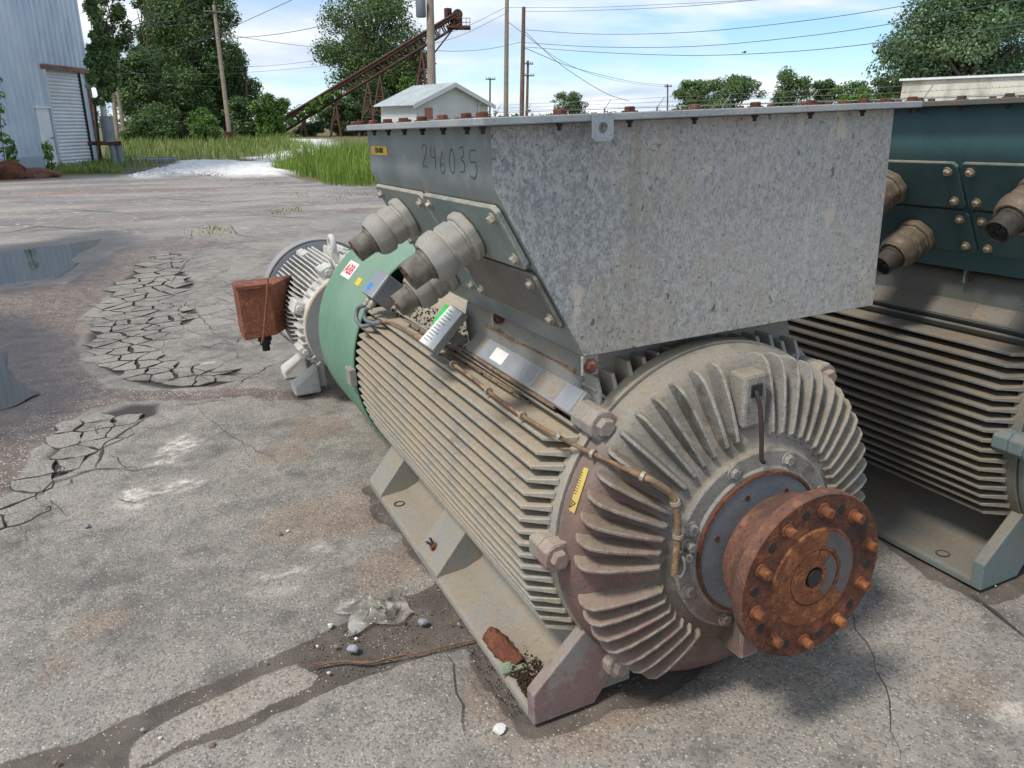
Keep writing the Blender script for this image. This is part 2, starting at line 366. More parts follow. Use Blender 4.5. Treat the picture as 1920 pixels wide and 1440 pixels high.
def asphalt_mat(name, piece=False):
    n = NT(name)
    big = n.noise(1.3, 5, .6); mid = n.noise(9, 6, .65); fine = n.noise(70, 4, .6)
    c = n.mix(n.ramp(big, .35, .65), S(116, 112, 105), S(142, 136, 127))
    c = n.mix(n.ramp(mid, .40, .68, 0, .65), c, S(156, 148, 137)); c = n.mix(n.ramp(n.noise(6, 5, .6, off=(9, 9, 9)), .5, .70, 0, .65), c, S(88, 85, 82)); c = n.mix(n.ramp(n.noise(2.2, 6, .7, off=(1, 4, 2)), .60, .70, 0, .5), c, S(78, 75, 73))
    if not piece:
        c = n.mix(n.ramp(n.math('ADD', n.attr('tan'), n.math('MULTIPLY', n.math('SUBTRACT', n.noise(22, 7, .72), .5), 1.6)), .45, 1.1, 0, .55), c, S(138, 116, 98))
    # aggregate: light and dark stones of a few millimetres
    vcol = n.voro(160, 'F1', 'Color'); vs = n.sep(vcol); dist = n.voro(160, 'F1', 'Distance')
    if not piece: c = n.mix(n.math('MULTIPLY', n.attr('isle'), .5), c, S(156, 146, 134))
    c = n.mix(n.math('MULTIPLY', n.ramp(vs[0], .80, .84), n.ramp(dist, .44, .30, 0, .62)), c, S(194, 188, 179))
    c = n.mix(n.math('MULTIPLY', n.ramp(vs[1], .70, .8), .55), c, S(84, 80, 76))
    vc2 = n.sep(n.voro(85, 'F1', 'Color')); d2_ = n.voro(85, 'F1', 'Distance')
    c = n.mix(n.math('MULTIPLY', n.ramp(vc2[0], .93, .95), n.ramp(d2_, .36, .20, 0, .7)), c, S(190, 186, 178))
    rag = n.math('SUBTRACT', n.math('ADD', n.math('MULTIPLY', n.noise(38, 6, .7), .6), n.math('MULTIPLY', mid, .4)), .5)
    def crisp(nm, a=.40, b=.60, k=1.3): return n.ramp(n.math('ADD', n.attr(nm), n.math('MULTIPLY', rag, k)), a, b)
    h = n.math('ADD', n.math('MULTIPLY', fine, .5), n.math('MULTIPLY', dist, -.7)); rough = 0.9
    if not piece:
        dirtc = n.mix(n.ramp(mid, .3, .7), S(80, 73, 67), S(104, 96, 88)); dirtc = n.mix(n.math('MULTIPLY', n.ramp(vs[2], .92, .95), n.ramp(dist, .4, .28)), dirtc, S(172, 164, 152))
        mud_ = crisp('mud', .35, .7); mudc = n.mix(n.ramp(mid, .35, .65), S(96, 86, 80), S(118, 107, 99)); mudc = n.mix(n.ramp(vs[2], .93, .96), mudc, S(190, 180, 168))
        c = n.mix(mud_, c, mudc); c = n.mix(n.attr('bed'), c, S(66, 61, 58)); c = n.mix(crisp('strip'), c, dirtc);
        c = n.mix(n.math('MULTIPLY', n.attr('white'), n.ramp(n.noise(28, 5, .7), .38, .62, .1, .75)), c, S(222, 214, 200))
        fc = n.mix(n.ramp(n.noise(.55, 7, .62, stretch=(.6, 1.6, 1)), .38, .62), S(118, 115, 113), S(152, 145, 137)); fc = n.mix(n.ramp(n.noise(.32, 6, .6, stretch=(.5, 1.5, 1), off=(4, 8, 0)), .53, .66, 0, .8), fc, S(128, 100, 84))
        fc = n.mix(n.ramp(n.noise(1.7, 7, .7, stretch=(.7, 1.2, 1), off=(2, 2, 2)), .54, .64, 0, .7), fc, S(100, 94, 90)); fc = n.mix(n.ramp(n.noise(7, 5, .6), .60, .68), fc, S(188, 181, 170)); fc = n.mix(n.ramp(n.noise(16, 3, .6), .66, .72), fc, S(206, 202, 194))
        c = n.mix(n.math('MULTIPLY', n.attr('far'), .8), c, fc)
        c = n.mix(n.attr('grassy'), c, n.mix(n.noise(2, 5), S(74, 78, 44), S(122, 112, 82)))
        gv = n.sep(n.voro(6, 'F1', 'Color'))[0]; c = n.mix(n.attr('grav'), c, n.mix(gv, S(196, 192, 188), S(240, 238, 234)))
        wet_ = n.attr('wet'); c = n.mix(wet_, c, n.mix(.62, c, (.028, .026, .025, 1)))
        rough = n.ramp(wet_, 0, 1, .92, .30)
    return n.done(c, rough, 0, n.bump(h, .004, .65), .3)
M_CRACK = plain('crack_dirt', S(72, 66, 62), .95, var=.4)
M_ASPH = asphalt_mat('aged_asphalt'); M_PIECE = asphalt_mat('broken_asphalt', True)
fl = lambda a: a.ravel()
ground = link('ground', np_mesh('ground', np.stack([fl(X), fl(Y), fl(Z)], -1), F, M_ASPH, True,
    dict(mud=fl(mud), strip=fl(strip), isle=fl(isle), white=fl(white), tan=fl(tan), far=fl(far), grassy=fl(grassy), grav=fl(grav), bed=fl(bed), wet=fl(np.maximum(wet, 0)))))
setp(ground, kind='structure', label='aged speckled asphalt yard with mud, cracks and pale stains')

# cracked zones: every block of the crazed surface is its own piece
def clip(poly, nx, ny, c):
    o = []
    for i in range(len(poly)):
        a, b = poly[i], poly[(i + 1) % len(poly)]; da = a[0] * nx + a[1] * ny - c; db = b[0] * nx + b[1] * ny - c
        if da <= 0: o.append(a)
        if da * db < 0: t = da / (da - db); o.append((a[0] + (b[0] - a[0]) * t, a[1] + (b[1] - a[1]) * t))
    return o
def pieces(region, cell, stretch, rot, gap, seed, size_by_y=None):
    rg = np.random.default_rng(seed); P = np.array([p[:2] for p in region]); lo, hi = P.min(0), P.max(0)
    seeds = []
    cy = lo[1]
    while cy < hi[1]:
        c = cell * (1 if not size_by_y else size_by_y(cy)); cx = lo[0]
        while cx < hi[0]:
            q = (cx + rg.uniform(-.42, .42) * c, cy + rg.uniform(-.42, .42) * c * stretch); seeds.append(q); cx += c
        cy += c * stretch
    sd = np.array(seeds); ins = sdf_poly(sd[:, 0], sd[:, 1], region); n = 0
    for i, s in enumerate(seeds):
        if ins[i] > 0: continue
        d = np.hypot(*(sd - s).T); near = np.argsort(d)[1:15]; m = d[near[0]] * 3
        poly = [(s[0] - m, s[1] - m), (s[0] + m, s[1] - m), (s[0] + m, s[1] + m), (s[0] - m, s[1] + m)]
        for j in near:
            nx, ny = sd[j] - s; L = math.hypot(nx, ny); nx /= L; ny /= L
            poly = clip(poly, nx, ny, nx * (s[0] + sd[j][0]) / 2 + ny * (s[1] + sd[j][1]) / 2 - gap * rg.uniform(.3, 1.0) * min(1.0, max(.25, -ins[i] / .22)))
            if len(poly) < 3: break
        if len(poly) < 3: continue
        pq = np.array(poly)
        if np.hypot(*(pq - s).T).max() > 3.2 * cell * max(1, stretch) * .6 or sdf_poly(pq[:, 0], pq[:, 1], region).max() > .10: continue
        # ragged outline
        out_ = []
        for k in range(len(poly)):
            a, b = poly[k], poly[(k + 1) % len(poly)]; L = math.hypot(b[0] - a[0], b[1] - a[1])
            if L < .012: continue
            out_.append(a)
            for t in ((.35, .7) if L > .07 else ((.5,) if L > .04 else ())):
                w = rg.uniform(-.09, .09) * min(L, .18); out_.append((a[0] + (b[0] - a[0]) * t - (b[1] - a[1]) / L * w, a[1] + (b[1] - a[1]) * t + (b[0] - a[0]) / L * w))
        if len(out_) < 3: continue
        h = rg.uniform(.0015, .0035); tx, ty = rg.uniform(-.002, .002, 2)
        b = bmesh.new(); zc = lambda x, y: float(zg(x, y)) + tx * (x - s[0]) + ty * (y - s[1])
        inset = [(s[0] + (x - s[0]) * (1 - .006 / max(.03, math.hypot(x - s[0], y - s[1]))), s[1] + (y - s[1]) * (1 - .006 / max(.03, math.hypot(x - s[0], y - s[1])))) for x, y in out_]
        v0 = [b.verts.new((x, y, zc(x, y) - .03)) for x, y in out_]; v1 = [b.verts.new((x, y, zc(x, y) + h - .004)) for x, y in out_]; v2 = [b.verts.new((x, y, zc(x, y) + h)) for x, y in inset]
        K = len(out_)
        for k in range(K):
            l = (k + 1) % K; b.faces.new((v0[k], v0[l], v1[l], v1[k])).material_index = 1; b.faces.new((v1[k], v1[l], v2[l], v2[k])).material_index = 1
        b.faces.new(v2); me = bpy.data.meshes.new('asphalt_piece'); b.to_mesh(me); b.free(); me.materials.append(M_PIECE); me.materials.append(M_CRACK); me.materials.append(M_CRACK)
        link('asphalt_piece', me, ground); n += 1
    return n
Z1, Z2 = GP(ZQ1), GP(ZQ2)
n1 = pieces(Z1, .125, 1.9, 0, .0095, 5, lambda y: .85 + .10 * (y - 3.5)); n2 = pieces(Z2, .115, 1.5, 0, .0075, 9)
# open cracks filled with dirt
def crack(pts, w, seed):
    rg = random.Random(seed); P = []
    gp = [G(*p) for p in pts]
    for a, b in zip(gp[:-1], gp[1:]):
        L = (b - a).length; k = max(2, int(L / .05))
        for i in range(k): P.append(a.lerp(b, i / k))
    P.append(gp[-1]); Lf, Rt = [], []
    for i, p in enumerate(P):
        t = (P[min(i + 1, len(P) - 1)] - P[max(i - 1, 0)]).normalized(); nrm = Vector((-t.y, t.x, 0)); p = p + nrm * rg.uniform(-.012, .012)
        ww = w * rg.uniform(.35, 1.0) * min(1, 4 * (i + .3) / len(P), 4 * (len(P) - i - .7) / len(P))
        for o_, sg in ((Lf, 1), (Rt, -1)):
            q = p + nrm * ww * sg * .5; o_.append((q.x, q.y, float(zg(q.x, q.y)) + .0055))
    m = MB()
    for i in range(len(P) - 1): m.face((Lf[i], Rt[i], Rt[i + 1], Lf[i + 1]))
    return m.build('crack', M_CRACK, ground)
rgc = random.Random(3); FINE = []
for _ in range(34):                               # hairline cracks that carry the crazing on into sound asphalt
    x, y = rgc.uniform(290, 420), rgc.uniform(455, 720); q = [(x, y)]
    for k in range(rgc.randint(2, 5)): x += rgc.uniform(8, 42); y += rgc.uniform(-16, 12); q.append((x, y))
    FINE.append((tuple(q), rgc.uniform(.004, .009)))
for _ in range(10):
    x, y = rgc.uniform(60, 230), rgc.uniform(780, 960); q = [(x, y)]
    for k in range(rgc.randint(2, 4)): x += rgc.uniform(-14, 34); y += rgc.uniform(-22, 22); q.append((x, y))
    FINE.append((tuple(q), rgc.uniform(.003, .006)))
for i, (pts, w) in enumerate([(((250, 880), (180, 880), (100, 905), (60, 935)), .012), (((335, 870), (250, 884), (180, 880)), .007),
    (((300, 765), (250, 800), (200, 830), (180, 880), (140, 890)), .014), (((300, 765), (360, 758), (440, 750)), .010), (((430, 730), (500, 690), (560, 668)), .008), (((460, 690), (410, 700), (350, 690)), .012),
    (((340, 560), (400, 620), (520, 612)), .006), (((310, 540), (330, 520), (350, 490), (420, 470)), .012), (((350, 750), (450, 830), (550, 880)), .003), (((1535, 1085), (1600, 1160), (1660, 1290), (1690, 1440)), .004),
    (((1815, 1110), (1860, 1150), (1925, 1200)), .016), (((835, 1225), (860, 1300), (880, 1380)), .005), (((0, 400), (120, 392), (240, 400), (330, 398)), .03), (((200, 375), (300, 372), (420, 380)), .03), (((350, 410), (480, 404), (620, 412)), .03),
    (((380, 385), (520, 372), (680, 376)), .03), (((330, 470), (400, 462), (470, 452), (540, 456)), .02), (((0, 440), (70, 425), (160, 430), (230, 418)), .03), (((430, 420), (445, 440), (500, 450)), .015)] + FINE): crack(pts, w, i)
# water
wn_ = NT('puddle_water'); M_WATER = wn_.done((.035, .033, .030, 1), .04, 0, wn_.bump(wn_.noise(5, 2), .001, .06), .5)
for q, z in zip(PUD, PUDZ):
    cxy = np.mean([p[:2] for p in q], 0); q = [(cxy[0] + (p[0] - cxy[0]) * 1.06, cxy[1] + (p[1] - cxy[1]) * 1.06) for p in q]
    cq = curve_pts([(p[0], p[1], 0) for p in q], 6); cq = [(p.x + .05 * (float(vnoise(np.array([p.x * 9.]), np.array([p.y * 4.]), 77)[0]) - .5), p.y + .12 * (float(vnoise(np.array([p.x * 8. + 9]), np.array([p.y * 5.]), 78)[0]) - .5), z) for p in cq]
    m = MB(); f = m.face(cq); o = m.build('puddle', M_WATER)
    setp(o, kind='structure', label='shallow rain puddle on the asphalt')
PUDO = [o for o in bpy.data.objects if o.name.startswith('puddle')]
PUDO[0]['label'] = 'rain puddle mirroring the corrugated building'; PUDO[1]['label'] = 'rain puddle at the edge of the mud band'
# ---------------------------------------------------------------- the big motors
MOT = Matrix(tuple(tuple(r) for r in Q))
AXX, AXZ = 0.51, 0.457
def motor_mats(v):
    d = {}
    if v == 0:
        bl, pale, dustc = S(120, 132, 136), S(176, 178, 172), S(168, 154, 132)
        d['cast'] = weathered('dusty_cast_frame', S(128, 133, 132), S(158, 154, 144), S(178, 163, 139), .55, .50, speck=.25, edge=S(198, 204, 204), bump=.003, grime=S(128, 114, 96))
        d['base'] = weathered('dusty_cast_base', S(126, 133, 135), S(146, 143, 134), S(154, 141, 121), .55, .45, speck=.3, edge=S(205, 210, 212))
        d['shield'] = weathered('weathered_end_shield', S(116, 118, 116), S(142, 138, 130), S(150, 137, 117), .72, .12, speck=.35, red=S(120, 84, 80), red_low=True, edge=S(196, 196, 192), bump=.004, grime=S(86, 80, 68))
        n = NT('mottled_galvanised_sheet')          # the big box face
        a = n.noise(2.2, 5, .6, off=(1, 2, 3)); b = n.noise(60, 7, .68, stretch=(1, 1, .75)); f = n.noise(14, 5, .6); xs = n.sep()
        g2 = n.noise(190, 5, .7, stretch=(1, 1, .6)); bb = n.math('ADD', n.math('MULTIPLY', b, .45), n.math('MULTIPLY', g2, .55))
        xr = n.ramp(n.math('ADD', xs[0], n.math('MULTIPLY', a, .8)), .35, 1.15)     # dust gathers towards the far side
        c = n.mix(n.ramp(bb, .40, .60), S(122, 125, 127), S(174, 174, 171))
        c = n.mix(n.math('MULTIPLY', xr, .62), c, n.mix(n.ramp(bb,   .36, .64), S(158, 155, 148), S(190, 187, 180)))
        c = n.mix(n.ramp(n.math('ADD', n.math('MULTIPLY', a, .8), n.math('MULTIPLY', f, .5)), .64, .84, 0, .35), c, S(166, 152, 128))
        c = n.mix(n.ramp(n.noise(9, 4, .55, stretch=(1.6, 1.6, .8), off=(7, 7, 7)), .64, .71, 0, .55), c, S(204, 190, 170))
        c = n.mix(n.ramp(n.noise(46, 3, .6, stretch=(.5, .5, .05), off=(3, 3, 8)), .66, .74, 0, .4), c, S(206, 206, 202))
        c = n.mix(n.ramp(n.noise(22, 4, .6, stretch=(.8, .8, .06), off=(1, 7, 5)), .56, .70, 0, .38), c, S(132, 122, 106))
        sp = n.math('MULTIPLY', n.ramp(n.noise(38, 2, .4, stretch=(1.5, 1.5, .7), off=(2, 5, 1)), .70, .75), .75); c = n.mix(sp, c, S(78, 80, 82))
        c = n.mix(n.math('MULTIPLY', n.ramp(n.noise(120, 2, .5, off=(2, 5, 1)), .63, .70), .7), c, S(92, 88, 80))
        d['galv'] = n.done(c, n.ramp(b, .3, .7, .40, .62), .25, n.bump(b, .0012, .5), .45)
        n = NT('scratched_grey_green_paint'); a = n.noise(6, 6, .6); scr = n.noise(60, 3, .6, stretch=(1, .12, 1), dist=1.2); sc2 = n.noise(50, 3, .6, stretch=(1, 1, .16), off=(3, 3, 3), dist=1.5)
        c = n.mix(n.ramp(a, .3, .7), S(104, 114, 116), S(132, 140, 140)); c = n.mix(n.ramp(scr, .70, .76, 0, .5), c, S(190, 194, 192)); c = n.mix(n.ramp(sc2, .72, .77, 0, .45), c, S(186, 190, 188))
        c = n.mix(n.ramp(n.noise(18, 6), .58, .72, 0, .5), c, S(156, 146, 130)); d['side'] = n.done(c, .42, .15, n.bump(a, .001, .3), .5)
        d['plate'] = weathered('grey_green_gland_plate', S(112, 128, 126), S(126, 138, 134), S(176, 164, 144), .9, .10, speck=.2, rough=.5, edge=S(196, 196, 186))
        d['plate2'] = weathered('brown_dusted_gland_plate', S(96, 98, 96), S(108, 104, 98), S(122, 113, 101), .9, .35, speck=.2, rough=.6, edge=S(196, 186, 166))
        d['gland'] = weathered('chalky_alloy_gland', S(142, 141, 137), S(160, 158, 152), S(158, 148, 132), .30, .20, speck=.15, rough=.65, edge=S(205, 198, 184), bump=.0015)
        d['lid'] = weathered('galvanised_lid_edge', S(140, 152, 160), S(172, 178, 180), S(160, 140, 116), .4, .25, speck=.4, spec_c=S(110, 70, 52), rough=.5, metal=.2)
        d['lidbolt'] = rusty('rusted_bolt', S(104, 66, 56), S(82, 54, 48), S(128, 90, 74))
        d['fit'] = weathered('tarnished_bolt', S(150, 146, 136), S(172, 166, 152), S(176, 160, 130), .3, .2, rough=.5, metal=.3)
        d['lug'] = weathered('cast_lug', S(140, 136, 132), S(126, 96, 90), S(170, 156, 138), .8, .2, speck=.2)
        d['gus'] = weathered('maroon_primer_gusset', S(122, 100, 98), S(112, 84, 82), S(150, 138, 124), .7, .12, speck=.2, edge=S(176, 172, 170), grime=S(132, 130, 126))
        d['cable_end'] = plain('black_cable_sheath', S(122, 116, 106), .7, var=.5, scl=40)
    else:
        d['cast'] = weathered('brown_grimed_teal_frame', S(100, 108, 106), S(112, 108, 100), S(140, 126, 108), .5, .65, speck=.3, edge=S(140, 176, 182))
        d['base'] = weathered('grimed_teal_base', S(98, 110, 110), S(106, 106, 100), S(122, 112, 98), .75, .45, speck=.3, edge=S(128, 176, 184))
        d['shield'] = weathered('grimed_teal_shield', S(96, 112, 112), S(112, 112, 106), S(132, 122, 106), .6, .5, speck=.3, edge=S(140, 176, 182))
        d['galv'] = d['side'] = weathered('teal_painted_sheet', S(62, 94, 98), S(72, 104, 106), S(98, 106, 102), .6, .16, speck=.12, rough=.5)
        d['plate'] = d['plate2'] = weathered('teal_gland_plate', S(56, 84, 88), S(64, 92, 94), S(150, 138, 118), .9, .08, speck=.15, rough=.5)
        d['gland'] = weathered('brown_grimed_gland', S(106, 92, 78), S(84, 74, 64), S(120, 106, 88), .4, .3, speck=.2, rough=.55, edge=S(200, 186, 160), metal=.1)
        d['lid'] = weathered('grimed_lid', S(84, 86, 84), S(100, 92, 84), S(120, 108, 94), .4, .4, speck=.3)
        d['lidbolt'] = rusty('grimed_bolt', S(92, 74, 64), S(76, 62, 56), S(112, 92, 78))
        d['fit'] = weathered('pale_bolt', S(156, 140, 116), S(140, 124, 100), S(170, 154, 128), .3, .2, rough=.5)
        d['lug'] = weathered('teal_lug', S(96, 118, 122), S(108, 118, 116), S(130, 120, 106), .7, .30, speck=.2)
        d['cable_end'] = plain('grimy_cable_sheath', S(70, 64, 58), .7, var=.5, scl=40)
    return d
M_RUST = rusty('coupling_rust', S(116, 82, 68), S(102, 72, 60), S(132, 96, 76), dark=S(88, 66, 58))
M_RUSTF = rusty('flange_face_rust', S(100, 62, 46), S(82, 52, 43), S(128, 80, 52), dark=S(66, 48, 43))
M_RUSTO = rusty('orange_rust', S(118, 72, 46), S(92, 58, 44), S(148, 98, 60))
M_NUT = plain('dark_rusted_nut', S(66, 54, 50), .85, 0, .35, 40)
M_BARE = weathered('bare_grey_steel', S(92, 92, 94), S(74, 76, 78), S(130, 92, 60), .1, .16, rough=.5, metal=.1)
M_SEAL = weathered('speckled_blue_grey_plate', S(116, 124, 132), S(98, 104, 110), S(150, 140, 124), .1, .15, speck=.3, rough=.55)
M_BRASS = weathered('tan_brass_sleeve', S(170, 128, 80), S(140, 100, 62), S(170, 140, 100), .2, .2, rough=.5, metal=.3)
M_COPPER = plain('copper_core', S(150, 98, 66), .5, .5, .5, 60)
M_BLACK = plain('black_rubber', S(38, 37, 36), .6, 0, .4, 30)
M_YEL = plain('yellow_sticker', S(232, 190, 44), .5, 0, .22, 30)
M_YELD = weathered('worn_yellow_sticker', S(214, 184, 70), S(190, 170, 100), S(176, 160, 130), .1, .25, rough=.6)
M_INK = plain('black_ink', S(40, 40, 40), .6, 0, .3, 60)
M_MARK = plain('faded_marker', S(74, 79, 81), .6, 0, .3, 60)
M_GREEN = weathered('sea_green_paint', S(92, 138, 112), S(106, 150, 124), S(146, 156, 134), .45, .16, speck=.15, scl=.6, rough=.45, bump=.0008)
M_WHITEP = plain('white_badge', S(226, 224, 218), .45, 0, .08, 20)
M_RED = plain('red_print', S(206, 44, 52), .5, 0, .1, 20)
M_BLUE = plain('blue_sticker', S(52, 130, 206), .5, 0, .1, 20)
M_GRN2 = plain('green_tape', S(60, 190, 90), .5, 0, .1, 20)
M_ALU = weathered('aluminium_plate', S(168, 176, 184), S(196, 200, 204), S(166, 150, 128), .35, .08, rough=.35, metal=.55, speck=.1)
M_GBOX = weathered('grey_junction_box', S(88, 92, 98), S(106, 110, 114), S(120, 114, 104), .3, .2, speck=.3, rough=.55)
M_CABLE = rusty('rust_brown_conduit', S(132, 104, 78), S(112, 94, 76), S(156, 130, 100), bump=.002)
M_GRUB = plain('grey_conduit', S(112, 116, 118), .5, 0, .3, 30)
M_SOIL = plain('dark_crumbly_soil', S(74, 60, 48), .95, 0, .5, 60, .2, .003)

def text_mesh(s, size, mat, thick=.0004, bold=0.0):
    c = bpy.data.curves.new('text', 'FONT'); c.body = s; c.size = size; c.align_x = 'CENTER'; c.align_y = 'CENTER'; c.extrude = thick; c.offset = bold
    o = bpy.data.objects.new('text_tmp', c); col.objects.link(o); dg = bpy.context.evaluated_depsgraph_get()
    me = bpy.data.meshes.new_from_object(o.evaluated_get(dg)); bpy.data.objects.remove(o); bpy.data.curves.remove(c)
    me.materials.clear(); me.materials.append(mat); return me
def frame(o, ex, ey, p):                          # place an object with local x along ex, y along ey
    ex = Vector(ex).normalized(); ez = ex.cross(Vector(ey)).normalized(); ey = ez.cross(ex); m = Matrix.Identity(4)
    for i, v in enumerate((ex, ey, ez, Vector(p))):
        for j in range(3): m[j][i] = v[j]
    o.matrix_local = m; return o
def hexbolt(mat, r=.012, h=.012, washer=True, name='bolt'):
    m = MB(); m.lathe([(0, h), (r * .82, h), (r, h * .82), (r, .002), (r, 0)], (0, 0, 0), (0, 0, 1), 6)
    if washer: m.lathe([(0, .0025), (r * 1.45, .0025), (r * 1.45, -.001)], (0, 0, 0), (0, 0, 1), 14)
    return m.mesh(name, mat)
def aim(o, p, d):
    o.location = p; o.rotation_mode = 'QUATERNION'; o.rotation_quaternion = Vector(d).to_track_quat('Z', 'Y') @ Euler((0, 0, random.uniform(0, 1))).to_quaternion(); return o
def pol(r, a, y): return Vector((AXX + r * math.cos(R_(a)), y, AXZ + r * math.sin(R_(a))))

def build_motor(v, loc, label):
    d = motor_mats(v); root = empty('electric_motor'); root.matrix_world = Matrix.Translation(loc) @ MOT.to_4x4()
    setp(root, label, 'electric motor', 'large finned motors side by side')
    C0 = (AXX, 0, AXZ); YB = (0, -1, 0)
    FR, FT = .405, .496
    # stator frame
    m = MB(); m.lathe([(.2, -1.65), (FR + .02, -1.65), (FR + .02, -1.60), (FR, -1.59), (FR, -.07), (.437, -.045), (.437, -.005), (.2, -.005)], C0, YB, 72); m.build('stator_frame', d['cast'], root, smooth=35)
    # horizontal cooling fins, both sides
    for side in (-1, 1):
        for k in range(-8, 9):
            dz = k * .0315 + .004; xo = math.sqrt(FT * FT - dz * dz); xi = math.sqrt(FR * FR - dz * dz) - .012; xe = math.sqrt(.437 ** 2 - dz * dz)
            w = random.uniform(-.0012, .0012)
            poly = [(xi, .045), (xe - .004, .045), (xe, .030), (xe + .006, .032), (xo, .075 + w), (xo, 1.605), (xo - .02, 1.62), (xi, 1.62)]
            th = .0105; m = MB(); z0 = AXZ + dz
            q0 = [(AXX + side * x, y, z0 - th * (.75 if x < xo - .03 else .45)) for x, y in poly]; q1 = [(AXX + side * x, y, z0 + th * (.75 if x < xo - .03 else .45)) for x, y in poly]
            a = [m.bm.verts.new(p) for p in q0]; b = [m.bm.verts.new(p) for p in q1]; m.bm.faces.new(a); m.bm.faces.new(b[::-1])
            for i in range(len(a)): j = (i + 1) % len(a); m.bm.faces.new((a[j], a[i], b[i], b[j]))
            m.build('cooling_fin', d['cast'], root, bevel=.0018)
    # upright fins below the terminal box
    for k in range(-7, 8):
        x = AXX + k * .042; zb = AXZ + math.sqrt(max(FR * FR - (x - AXX) ** 2, .01)) - .01; zt = .885 - .02 * abs(k) / 7 - (0 if abs(k) < 6 else .02)
        if abs(k) <= 1: continue
        m = MB(); m.prism([(.035, zb), (.035, zt - .03), (.05, zt), (.22, zt), (.22, zb)], 'x', x - .005, x + .005); m.build('upright_fin', d['cast'], root, bevel=.002)
    # pedestal that carries the terminal box
    m = MB(); m.prism([(.20, .72), (.185, .84), (.20, .905), (.83, .905), (.845, .84), (.83, .72)], 'y', .10, .80); m.build('box_pedestal', d['base'], root, bevel=.02, smooth=40, seg=3)
    # slanted rails at the shoulders, with end lugs
    for a in (136, 44):
        e = Vector((math.cos(R_(a)), 0, math.sin(R_(a)))); t = Vector((-e.z, 0, e.x)) if a > 90 else Vector((e.z, 0, -e.x))
        Mx = Matrix.Identity(4)
        for i, vv in enumerate((t, Vector((0, 1, 0)), e)):
            for j in range(3): Mx[j][i] = vv[j]
        for j, c in enumerate(C0): Mx[j][3] = c
        m = MB(); m.box(-.036, .030, .055, .70, .40, .478, Mx); m.box(-.055, -.047, .04, .70, .40, .470, Mx); m.box(.040, .048, .04, 1.40, .40, .466, Mx); m.build('shoulder_rail', d['base'], root, bevel=.003)
        m = MB(); m.box(-.033, .027, .06, .60, .4783, .4803, Mx); rp = m.build('rating_strip', M_ALU if v == 0 else d['base'], root)
        m = MB(); m.box(-.030, .022, .14, .26, .4805, .4815, Mx); rp2 = m.build('dusty_strip_plate', d['base'] if v == 0 else d['cast'], root)
        if v == 0 and a == 136:
            for y0, y1, mt in ((.34, .43, M_ALU), (.45, .53, M_WHITEP), (.28, .33, M_ALU)):
                m = MB(); m.box(-.022, .016, y0, y1, .4807, .4813, Mx); m.build('data_tag', mt, root)
    # feet: cast ledge with three wedge gussets on each side
    for s in (-1, 1):
        tx = lambda x: x if s < 0 else 2 * AXX - x
        prof = [(0, 0), (0, .020), (.008, .028), (.10, .034), (.155, .055), (.19, .11), (.205, .20), (.30, .20), (.30, 0)]
        m = MB(); m.prism([(tx(x), z) for x, z in prof], 'y', .030, 1.50); m.build('foot_ledge', d['base'], root, bevel=.003, smooth=35)
        m = MB(); m.prism([(tx(x), z) for x, z in ((0, 0), (0, .088), (.012, .100), (.143, .222), (.20, .222), (.245, .12), (.245, .1), (.172, .0))], 'y', -.004, .032); m.build('foot_gusset', d.get('gus', d['lug']), root, bevel=.004, seg=2)
        for y0, y1 in ((.69, .88), (1.34, 1.506)):
            m = MB(); m.prism([(tx(x), z) for x, z in ((-.002, .012), (-.002, .034), (.115, .175), (.19, .18), (.19, .03))], 'y', y0, y1); m.build('foot_gusset', d['base'], root, bevel=.004, seg=2)
        for y in (1.24, .16):
            m = MB(); m.lathe([(0, -.004), (.017, -.004), (.017, .0015), (.020, .0015), (.022, 0)], (tx(.045), y, .0322), (0, 0, 1), 20); m.build('bolt_hole', M_RUSTF if v else M_INK, root)
    # end shield: dished casting
    m = MB(); sh = [(.15, .0), (.432, .002), (.432, .016), (.427, .022), (.4235, .052), (.408, .068), (.374, .084), (.334, .099), (.28, .124), (.255, .145), (.235, .146), (.228, .152), (.20, .156), (.10, .156)]
    m.lathe(sh, C0, YB, 96); shield = m.build('end_shield', d['shield'], root, smooth=40)
    prof = [(.4235, .060, .0), (.4285, .078, .012), (.4265, .098, .024), (.414, .116, .031), (.380, .132, .034), (.34, .144, .032), (.295, .155, .023), (.262, .160, .010), (.248, .150, 0)]
    base = [(.41, .040), (.405, .046), (.395, .060), (.372, .072), (.345, .085), (.315, .097), (.28, .112), (.255, .130), (.246, .134)]
    fm = MB(); L, Rr, B0, B1 = [], [], [], []
    for (r, dd, h), (rb, db) in zip(prof, base):
        tb, tt = .0125, .0036
        L.append(fm.bm.verts.new((r, -dd, -tt))); Rr.append(fm.bm.verts.new((r, -dd, tt))); B0.append(fm.bm.verts.new((rb, -db, -tb))); B1.append(fm.bm.verts.new((rb, -db, tb)))
    for i in range(len(prof) - 1):
        for P_, Q_ in ((L, Rr), (B0, L), (Rr, B1)): fm.bm.faces.new((P_[i], P_[i + 1], Q_[i + 1], Q_[i]))
    fm.bm.faces.new((L[0], Rr[0], B1[0], B0[0])); fm.bm.faces.new((L[-1], B0[-1], B1[-1], Rr[-1]))
    fme = fm.mesh('shield_fin', d['shield'], bevel=.0015)
    a = -46.0
    while a < 234:
        if abs(a - 92) > 4 and abs(a - 181) > 3:
            o = link('shield_fin', fme, shield, loc=C0); o.rotation_euler = Euler((0, -R_(a + random.uniform(-.5, .5)), 0)); o.rotation_euler.rotate_axis('X', R_(-6 if 90 < a < 240 else 6))
        a += 7.1 if a > 75 else 6.5
